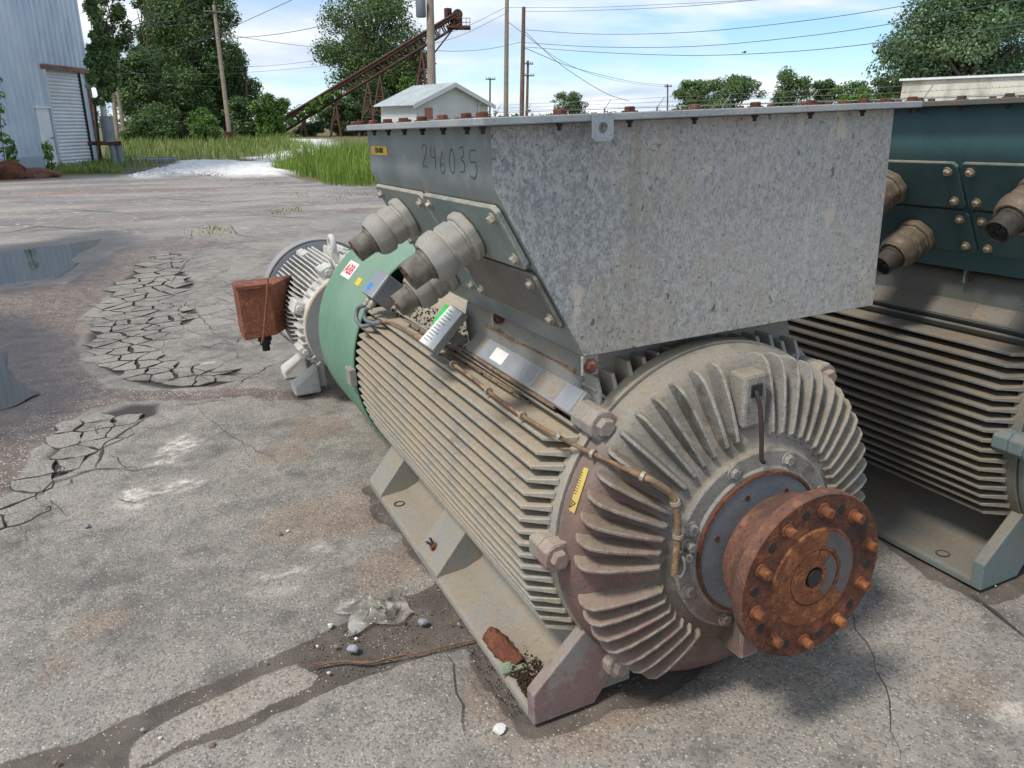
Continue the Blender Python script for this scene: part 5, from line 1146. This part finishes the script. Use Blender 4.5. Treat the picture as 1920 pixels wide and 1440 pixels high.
# exhaust stack standing at the corner
gp_ = G(216, 312); ex_ = empty('exhaust_pipe', gp_); setp(ex_, 'grey exhaust pipe with silencer and rusty bracket at the building corner', 'pipe')
kk = (gp_ - Vector(CAM)).length / FPX
M_PIPE = plain('grey_pipe_steel', S(138, 144, 150), .5, .2, .3, 4)
uu = Vector((1, 0, 0))
m = MB(); m.tube(curve_pts([(-22 * kk, .5, 122 * kk), (-12 * kk, 0, 124 * kk), (-5 * kk, 0, 116 * kk), (-4 * kk, 0, 75 * kk)], 6), 4.6 * kk, 12); m.build('elbow_pipe', plain('pale_pipe_steel', S(186, 186, 180), .5, .2, .3, 4), ex_, smooth=60)
m = MB(); m.lathe([(0, 38 * kk), (9.5 * kk, 38 * kk), (9.5 * kk, 77 * kk), (0, 78 * kk)], (-2 * kk, 0, 0), (0, 0, 1), 20); m.build('silencer', M_PIPE, ex_, smooth=40)
for dx in (1, 10):
    m = MB(); m.lathe([(0, -.1), (5 * kk, -.1), (5 * kk, 35 * kk), (0, 35 * kk)], (dx * kk, 0, 0), (0, 0, 1), 14); m.build('drain_pipe', M_PIPE, ex_, smooth=40)
m = MB(); m.box(-34 * kk, 14 * kk, -.15, .15, 33 * kk, 39 * kk); m.build('bracket_beam', M_RUSTF, ex_, bevel=.01)
# creeper over the building corner
vr = empty('creeper', G(190, 310)); setp(vr, 'green creeper hanging over the corner of the metal building', 'creeper')
vp = Vector(vr.location); dpt = 25.5
lob = []
for px, py, r in ((178, 60, 9), (186, 85, 13), (195, 110, 15), (205, 105, 12), (180, 118, 12), (200, 135, 13), (196, 155, 11), (190, 170, 9), (186, 190, 6), (190, 145, 12), (212, 125, 9), (176, 30, 7), (172, 8, 6), (204, 80, 8)):
    p = D(px, py, dpt) - vp; [lob.append(((p.x + random.gauss(0, .55) * r * dpt / FPX, p.y + random.gauss(0, .4), p.z + random.gauss(0, .7) * r * dpt / FPX), (r * dpt / FPX * .95,) * 3)) for _ in range(5)]
leaves('foliage', lob, 16000, .12, M_LEAF, vr, 55, .0)
m = MB(); m.tube([(0, 0, -.1)] + [Vector(lob[i][0]) for i in (40, 35, 25, 10, 5, 55)], .04, 5); m.build('stem', M_BARK, vr)
# scrap heap
for i, (px, py, r, lb) in enumerate(((12, 336, .55, 'dark rusty scrap boulder against the blue wall'), (52, 334, .50, 'long reddish scrap lump beside the boulder'), (76, 333, .35, 'small reddish scrap lump nearest the white door'))):
    g = G(px, py); bm = bmesh.new(); bmesh.ops.create_icosphere(bm, subdivisions=3, radius=1)
    for v in bm.verts:
        q = v.co * 2.2 + Vector((i * 7, 3, 1)); f = .7 + .6 * fbm(np.array([q.x + q.z]), np.array([q.y + q.z * .5]), 1, 80 + i, 3)[0]; v.co = Vector((v.co.x * r * (1.5 if i else 1.0), v.co.y * r * .6, max(v.co.z, -.4) * r * (.45 if i else .8))) * f
    me = bpy.data.meshes.new('scrap_lump'); bm.to_mesh(me); bm.free(); me.materials.append(M_RUST if i else M_RUSTF); o = link('scrap_lump', me, loc=(g.x, g.y, g.z + r * .15)); setp(o, lb, 'scrap', 'scrap by the blue wall')

# ---------------------------------------------------------------- white shed
M_SHW = plain('white_clapboard', S(206, 208, 206), .7, 0, .10, 1.5); M_SHR = plain('pale_metal_roof', S(196, 202, 202), .45, .1, .18, 1.2)
DS = 36.0; hE, hR = 2.45, 3.30
def shp(px, depth, py=193): p = D(px, py, depth); return Vector((p.x, p.y, 0))
cN, cR_, cL = shp(780, DS), shp(914, DS + 2.2), shp(704, DS + 3.2)
gb = cR_ - cN; sd_ = cL - cN; sd_ = sd_ - gb * (sd_.dot(gb) / gb.dot(gb)); shed = empty('white_shed', (cN.x, cN.y, float(zg(cN.x, cN.y)))); setp(shed, 'small white shed with a pale ribbed gable roof', 'shed')
WG, LS = gb.length, 3.6; shed.rotation_euler = (0, 0, math.atan2(gb.y, gb.x))
zS = CAM[2] - shed.location.z
hE = zS + (193 - 230) * -1 * DS / FPX; hR = zS + (230 - 160) * (DS + 1) / FPX
m = MB(); m.prism([(0, -.1), (0, hE - .05), (WG / 2, hR - .10), (WG, hE - .05), (WG, -.1)], 'y', 0, LS); m.build('wall', M_SHW, shed)
for s in (-1, 1):
    m = MB(); ov = .28; e0 = WG / 2; x0 = -ov if s < 0 else WG + ov; drop = (hR - hE) * ov / (WG / 2)
    m.hexa([(e0, -ov, hR - .04), (x0, -ov, hE - drop - .04), (x0, LS + ov, hE - drop - .04), (e0, LS + ov, hR - .04), (e0, -ov, hR), (x0, -ov, hE - drop), (x0, LS + ov, hE - drop), (e0, LS + ov, hR)]); rf = m.build('roof', M_SHR, shed)
    for k in range(13):
        y = -ov + (LS + 2 * ov) * (k + .5) / 13; m = MB(); m.hexa([(e0, y - .03, hR + .001), (x0, y - .03, hE - drop + .001), (x0, y + .03, hE - drop + .001), (e0, y + .03, hR + .001), (e0, y - .02, hR + .035), (x0, y - .02, hE - drop + .035), (x0, y + .02, hE - drop + .035), (e0, y + .02, hR + .035)]); m.build('roof_rib', M_SHR, rf)
    m = MB(); m.hexa([(e0, -ov - .03, hR - .18), (x0, -ov - .03, hE - drop - .18), (x0, -ov - .003, hE - drop - .18), (e0, -ov - .003, hR - .18), (e0, -ov - .03, hR + .02), (x0, -ov - .03, hE - drop + .02), (x0, -ov - .003, hE - drop + .02), (e0, -ov - .003, hR + .02)]); m.build('barge_board', M_SHW, shed)
for k in range(9):
    m = MB(); m.box(-.012, WG + .012, -.012, -.001, .2 + k * .26, .2 + k * .26 + .24); m.build('weatherboard', M_SHW, shed) if .2 + k * .26 + .24 < hE else m.bm.free()
    m = MB(); m.box(-.012, -.001, 0, LS, .2 + k * .26, .2 + k * .26 + .24); m.build('weatherboard', M_SHW, shed) if .2 + k * .26 + .24 < hE else m.bm.free()
m = MB(); m.box(.45, .85, -.06, -.013, hE - .75, hE - .25); m.build('brick_patch', plain('pink_brick', S(176, 120, 104), .9, 0, .3, 8), shed)
m = MB(); m.tube([(WG - .55, -.06, 0), (WG - .55, -.06, hE - .1), (WG - .55, -.2, hE)], .05, 8); m.build('downpipe', M_SHW, shed)

# ---------------------------------------------------------------- rusty conveyor
M_CONV = rusty('conveyor_rust', S(84, 60, 54), S(68, 50, 46), S(106, 78, 66), scl=.15, bump=.01)
DC = 86.0; kc = DC / FPX; b0, b1 = D(522, 246, DC), D(862, 46, DC); b0.z = float(zg(b0.x, b0.y)) + .2
cv = empty('conveyor', (b0.x, b0.y, float(zg(b0.x, b0.y)))); setp(cv, 'long rusty inclined conveyor on trestle legs', 'conveyor')
O = cv.location.copy(); ax = (b1 - b0); LC = ax.length; ax.normalize(); sdv = Vector((-ax.y, ax.x, 0)).normalized(); nv = ax.cross(sdv); nv = nv if nv.z > 0 else -nv
pt = lambda t, s, h: b0 - O + ax * t + sdv * s + nv * h
HC = 20 * kc
for s in (-.75, .75):
    m = MB(); m.tube([pt(0, s, 0), pt(LC, s, 0)], .13, 4); m.tube([pt(0, s, HC), pt(LC, s, HC)], .13, 4); m.tube([pt(0, s, HC * .75), pt(LC, s, HC * .75)], .10, 4); nS = 26
    for i in range(nS + 1):
        t = LC * i / nS; m.tube([pt(t, s, 0), pt(t, s, HC)], .085, 4)
        if i < nS: m.tube([pt(t, s, 0 if i % 2 else HC), pt(LC * (i + 1) / nS, s, HC if i % 2 else 0)], .05, 4)
    m.hexa([pt(0, s, HC * .70), pt(LC, s, HC * .70), pt(LC, s + .05, HC * .70), pt(0, s + .05, HC * .70), pt(0, s, HC * 1.12), pt(LC, s, HC * 1.12), pt(LC, s + .05, HC * 1.12), pt(0, s + .05, HC * 1.12)]); m.build('side_truss', M_CONV, cv)
m = MB()
for i in range(40): m.tube([pt(LC * (i + .5) / 40, -.72, HC * .95), pt(LC * (i + .5) / 40, .72, HC * .95)], .09, 6)
m.build('idler_rollers', M_CONV, cv)
m = MB(); m.hexa([pt(1, -.6, HC), pt(LC, -.6, HC), pt(LC, .6, HC), pt(1, .6, HC), pt(1, -.6, HC + .12), pt(LC, -.6, HC + .12), pt(LC, .6, HC + .12), pt(1, .6, HC + .12)]); m.build('belt', plain('grimy_belt', S(70, 54, 48), .9), cv)
m = MB(); m.lathe([(0, -.8), (.55, -.8), (.55, .8), (0, .8)], pt(LC + .2, 0, HC * .8), sdv, 16); m.build('head_drum', M_CONV, cv, smooth=40)
hp = D(862, 46, DC) - O
def cbx(px0, px1, py0, py1, s0, s1, name, mat=M_CONV):
    p, q = D(px0, py1, DC) - O, D(px1, py0, DC) - O; m = MB(); dx = Vector((q.x - p.x, q.y - p.y, 0)); dxn = dx.normalized(); dn = Vector((-dxn.y, dxn.x, 0)); A = [p + dn * s0, p + dx + dn * s0, p + dx + dn * s1, p + dn * s1]; h = Vector((0, 0, q.z - p.z)); m.hexa(A + [a + h for a in A]); return m.build(name, mat, cv)
cbx(846, 864, 30, 48, -.6, .6, 'drive_housing'); cbx(836, 844, 16, 38, -.3, .3, 'motor_post'); cbx(838, 882, 50, 54, -1.2, 1.2, 'head_platform'); cbx(848, 856, 24, 31, -.4, .2, 'drive_motor')
m = MB()
for px in (866, 874, 881): m.tube([D(px, 51, DC) - O, D(px, 34, DC) - O], .03, 4)
for py in (34, 42): m.tube([D(864, py, DC) - O, D(882, py, DC) - O], .03, 4)
m.build('handrail', M_CONV, cv)
for px, py, spread in ((690, 155, 16), (712, 142, 18), (790, 98, 22), (630, 190, 10), (570, 222, 6)):
    t = D(px, py, DC) - O; m = MB()
    for s in (-.8, .8):
        l0 = base_at(px - spread, DC) - O; r0 = base_at(px + spread, DC) - O; tt = t + sdv * s; m.tube([tt, l0 + sdv * s * 1.6], .11, 4); m.tube([tt, r0 + sdv * s * 1.6], .11, 4)
        for f, g_ in ((.35, .35), (.65, .65)): m.tube([tt.lerp(l0 + sdv * s * 1.6, f), tt.lerp(r0 + sdv * s * 1.6, g_)], .07, 4)
        m.tube([tt.lerp(l0 + sdv * s * 1.6, .35), tt.lerp(r0 + sdv * s * 1.6, .65)], .06, 4); m.tube([tt.lerp(r0 + sdv * s * 1.6, .35), tt.lerp(l0 + sdv * s * 1.6, .65)], .06, 4)
    m.build('trestle', M_CONV, cv)
m = MB(); m.tube([D(848, 56, DC) - O, D(800, 118, DC) - O, D(770, 160, DC) - O], .08, 4); m.tube([D(812, 72, DC) - O, D(745, 130, DC) - O], .08, 4); m.tube([D(800, 84, DC) - O, D(700, 128, DC) - O, D(740, 140, DC) - O, D(800, 110, DC) - O], .07, 4); m.build('bracing', M_CONV, cv)
vc = empty('conveyor_creeper', base_at(610, DC)); setp(vc, 'green creeper growing over the lower end of the conveyor', 'creeper'); vo = vc.location
leaves('foliage', [(tuple(D(px, py, DC - 1) - vo), (r * kc, r * kc, r * kc)) for px, py, r in ((590, 197, 8), (604, 190, 9), (618, 182, 9), (632, 176, 6), (578, 206, 7), (566, 214, 6), (596, 205, 7))], 2200, .28, M_LEAF2, vc, 91)

# ---------------------------------------------------------------- poles and wires
M_POLE = plain('weathered_pole_wood', S(138, 126, 110), .9, 0, .3, 3); M_POLED = plain('dark_pole_wood', S(104, 84, 70), .9, 0, .3, 3); M_WIRE = plain('grey_wire', S(88, 90, 94), .5); M_BARE2 = plain('grey_hardware', S(120, 124, 128), .5, .3)
def pole(label, pxb, pxt, pyt, depth, r, mat, arms=(), box=None, trans=None):
    b = base_at(pxb, depth); t = D(pxt, pyt, depth); o = empty('utility_pole', b); setp(o, label, 'utility pole', 'utility poles'); m = MB(); h = t - b
    m.tube([Vector((0, 0, -.3)), h * .5, h], [r, r * .9, r * .75], 12); m.build('post', mat, o, smooth=60)
    for py, w in arms:
        f = (D(pxt, py, depth) - b).z / h.z; c = h * f; m = MB(); m.box(c.x - w, c.x + w, c.y - .06 - r, c.y + .06 - r, c.z - .06, c.z + .06); am = m.build('crossarm', mat, o)
        for q in (-.9, -.45, .45, .9):
            m = MB(); m.lathe([(0, .22), (.05, .20), (.06, .1), (.04, .06), (0.02, 0)], (c.x + w * q, c.y - r, c.z + .06), (0, 0, 1), 8); m.build('insulator', M_BARE2, am)
    if box:
        m = MB(); m.box(-.45, .45, -.5, .35, -.1, box); m.build('meter_box', M_RUSTF, o, bevel=.02)
    if trans:
        f = (D(pxt, trans, depth) - b).z / h.z; c = h * f; m = MB(); m.lathe([(0, -.5), (.24, -.5), (.26, -.45), (.26, .4), (.2, .5), (0, .52)], (c.x - r - .3, c.y - .1, c.z), (0, 0, 1), 14); m.build('transformer', M_BARE2, o, smooth=40)
    return o
pole('leaning grey pole with crossarm standing in the field grass', 432, 401, 10, 66, .20, M_POLE, [(22, .9)], .75)
pole('thick pale pole behind the white shed', 812, 805, -60, 40, .24, M_POLE, (), None, 14)
pole('pale slim pole right of the white shed', 948, 951, -60, 47, .15, M_POLE)
pole('dark brown bare topped pole beside the slim pale one', 977, 982, 14, 45, .14, M_POLED)
pole('distant thin dark pole with small crossarm', 987, 990, 114, 95, .18, M_POLED, [(120, .6), (142, .8)])
pole('distant pole seen over the shed roof edge', 918, 919, 146, 105, .14, M_POLED, [(149, .7)])
pole('distant pole far along the fence', 1251, 1252, 158, 110, .13, M_POLED, [(162, .6)])
pole('tall grey pole by the metal building', 221, 199, 45, 58, .16, M_POLE, [(80, .8)])
pole('pole bracing against its taller neighbour by the metal building', 236, 212, 118, 59, .15, M_POLE, [(120, .5)])
pole('dark stub pole behind the leaning pole', 463, 461, 125, 80, .14, M_POLED)
def wire(label, pts, d0, d1, r=.016):
    n = len(pts); P = [D(x, y, d0 + (d1 - d0) * i / (n - 1)) for i, (x, y) in enumerate(pts)]; c = curve_pts(P, 8); o = empty('overhead_wire', P[0]); setp(o, label, 'wire', 'overhead wires'); m = MB(); m.tube([p - P[0] for p in c], r, 5); m.build('conductor', M_WIRE, o, smooth=60)
WRS = [('sagging wire from the brown pole, highest of three over the fence', ((984, 56), (1120, 64), (1300, 60), (1500, 40), (1700, 10), (1960, -40)), 45, 26, .014), ('middle wire of three over the fence', ((984, 80), (1120, 88), (1300, 87), (1500, 69), (1680, 43), (1960, -10)), 45, 26, .014),
    ('lowest wire of three over the fence', ((984, 88), (1120, 98), (1300, 104), (1480, 97), (1650, 80), (1960, 40)), 45, 26, .014), ('faint wire climbing from the slim pole past the sky', ((951, 14), (1100, 14), (1250, 8), (1400, 0), (1600, -20)), 47, 30, .010),
    ('stay wire slanting down from the brown pole', ((983, 58), (1050, 120), (1130, 172), (1180, 190)), 45, 46, .016), ('thin service wire slanting to the far pole', ((984, 90), (1080, 128), (1180, 152), (1252, 160)), 45, 108, .020),
    ('thin wire slack between slim pole and far pole', ((951, 40), (1060, 118), (1150, 150), (1252, 164)), 47, 108, .016), ('wire between thick pole and slim pole', ((806, 70), (870, 52), (951, 12)), 40, 47, .011), ('second wire between thick pole and slim pole', ((806, 84), (870, 64), (951, 24)), 40, 47, .011),
    ('wire strung low between thick pole and brown pole', ((808, 94), (860, 96), (920, 91), (982, 78)), 40, 45, .012), ('pale wire rising from leaning pole to thick pole', ((405, 74), (520, 64), (640, 40), (770, 3), (805, -12)), 66, 40, .022),
    ('wire dropping from the leaning pole to the conveyor side tree', ((404, 60), (500, 77), (590, 88), (690, 92)), 66, 90, .022), ('steep wire leaving the leaning pole skywards', ((405, 62), (437, 50), (490, 26), (560, -6)), 66, 50, .020),
    ('faint wire behind the conveyor tree', ((430, 126), (520, 122), (640, 108), (740, 96)), 66, 92, .016), ('lower faint wire behind the conveyor tree', ((432, 138), (540, 130), (660, 118)), 66, 92, .014), ('wire crossing the dark trees to the leaning pole', ((215, 137), (300, 139), (413, 138)), 59, 66, .020),
    ('second wire crossing the dark trees lower down', ((216, 152), (300, 158), (416, 163)), 59, 66, .018), ('wire rising from braced pole over the dark trees', ((213, 122), (290, 108), (404, 64)), 59, 66, .020), ('wire from tall grey pole climbing to the leaning pole', ((205, 100), (300, 92), (402, 70)), 58, 66, .020),
    ('upper wire from tall grey pole to crossarm of the leaning pole', ((200, 55), (300, 50), (402, 42)), 58, 66, .020), ('top wire over the dark trees to the crossarm', ((200, 50), (300, 42), (402, 24)), 58, 66, .020), ('steep wire over the dark tree towards the building', ((400, -14), (330, 22), (256, 46), (200, 66)), 40, 58, .018),
    ('steeper wire above the dark tree, leaving the frame', ((345, -10), (300, 14), (256, 36), (200, 60)), 40, 58, .018), ('long faint wire high over the slim pole', ((985, 22), (1100, 20), (1280, 12), (1500, -8)), 45, 26, .010)]
for lb, pts, a, b, r in WRS: wire(lb, pts, a, b, r)

# ---------------------------------------------------------------- fence with barbed strands, white building, bird
M_GALVP = plain('galvanised_tube', S(130, 134, 136), .6, .2, .2, 6)
fa, fb = base_at(930, 40), base_at(1990, 15.5); fn = empty('security_fence', fa); setp(fn, 'wire fence with slanted arms and barbed strands behind the motors', 'fence'); fd = fb - fa; nP = 9
fsd = Vector((fd.y, -fd.x, 0)).normalized(); tops = []
for i in range(nP):
    p = fd * i / (nP - 1); m = MB(); z0 = float(zg(fa.x + p.x, fa.y + p.y)) - fa.z; m.tube([(p.x, p.y, z0 - .1), (p.x, p.y, z0 + 2.0)], .035, 8); m.build('fence_post', M_GALVP, fn, smooth=60)
    a = Vector((p.x, p.y, z0 + 1.98)); t = a + fsd * -.28 + Vector((0, 0, .34)); m = MB(); m.tube([a, t], [.017, .012], 6); m.build('barb_arm', M_GALVP, fn); tops.append((a, t))
for k, f in enumerate((.15, .55, 1.0)):
    m = MB(); ps = [a.lerp(t, f) for a, t in tops]; full = []
    for a, b in zip(ps[:-1], ps[1:]): full += [a, a.lerp(b, .5) - Vector((0, 0, .02))]
    full.append(ps[-1]); m.tube(full, .0045, 4)
    for a, b in zip(ps[:-1], ps[1:]):
        for j in range(24): q = a.lerp(b, (j + .5) / 24); m.tube([q + Vector((-.012, 0, .018)), q + Vector((.012, 0, -.018))], .004, 3)
    m.build('barbed_strand', M_GALVP, fn)
for z in (.1, .7, 1.3, 1.95):
    m = MB(); m.tube([Vector((0, 0, z)), fd + Vector((0, 0, z))], .012, 5); m.build('fence_rail', M_GALVP, fn)
t0, t1 = D(1693, 152, 36), D(2060, 133, 30); wb_ = empty('white_building', (t0.x, t0.y, float(zg(t0.x, t0.y)))); setp(wb_, 'long flat roofed white building below the blooming tree', 'building')
H0 = t0.z - wb_.location.z; dv = Vector((t1.x - t0.x, t1.y - t0.y, 0)); bk = Vector((-dv.y, dv.x, 0)).normalized() * 7; bk = bk if bk.y > 0 else -bk
m = MB(); A = [Vector(), dv, dv + bk, bk]; m.hexa([a + Vector((0, 0, -.2)) for a in A] + [a + Vector((0, 0, H0)) for a in A]); n = NT('stained_white_wall'); m.build('wall', n.done(n.mix(n.ramp(n.noise(1.1, 6, .6, stretch=(1, 1, .4)), .4, .66), S(214, 210, 198), S(176, 172, 158)), .85, 0, None, .3), wb_)
m = MB(); e_ = dv.normalized() * .12; o_ = -bk.normalized() * .12; A = [-e_ + o_, dv + e_ + o_, dv + e_ + bk, -e_ + bk]; m.hexa([a + Vector((0, 0, H0 + .005)) for a in A] + [a + Vector((0, 0, H0 + .10)) for a in A]); m.build('roof_trim', M_DOORW, wb_)
for k in range(5):
    m = MB(); q = dv * ((k + .6) / 5.2) + o_ * .2; m.box(q.x - .45, q.x + .45, q.y - .04, q.y + .04, .9, 1.9); m.build('window', M_INK, wb_)
lob = [(tuple(D(px, py, 39) - base_at(1800, 40)), (.1, .1, .1)) for px, py in [(random.uniform(1660, 1915), random.uniform(20, 165)) for _ in range(60)]]
fo = leaves('blossom', lob, 200, .13, plain('cream_blossom', S(226, 222, 200), .7), [o for o in bpy.data.objects if o.name.startswith('flowering_tree')][0], 93)
bp_ = D(1396, 99, 37); m = MB(); m.lathe([(0, -.1), (.035, -.05), (.05, .02), (.03, .09), (.0, .12)], (0, 0, .03), (1, 0, .2), 8); m.tube([(-.08, 0, .02), (-.18, 0, .0)], .015, 4); o = m.build('bird', M_BLACK, None, smooth=60, loc=bp_); setp(o, 'small dark bird perched on the lowest of three wires', 'bird')
# dark low shed under the trees and far hut
q = base_at(300, 64); m = MB(); m.box(-2.6, 2.6, 0, 2, 0, 1.5); o = empty('dark_shed', q); m.build('wall', plain('dark_boards', S(52, 46, 42), .9), o); m = MB(); m.box(-2.8, 2.8, -.3, 2.2, 1.51, 1.62); m.build('roof', M_RUSTF, o); setp(o, 'low dark shed half hidden below the trees', 'shed')
for px, py, w in ((300, 300, 1.3), (290, 304, 1.6)):
    g = G(px, py); m = MB(); m.box(-w / 2, w / 2, -.3, .3, -.05, .14); o = m.build('concrete_slab', M_STONE, None, bevel=.02, loc=g); setp(o, 'flat grey concrete slab lying in the field grass', 'slab', 'slabs in the grass')
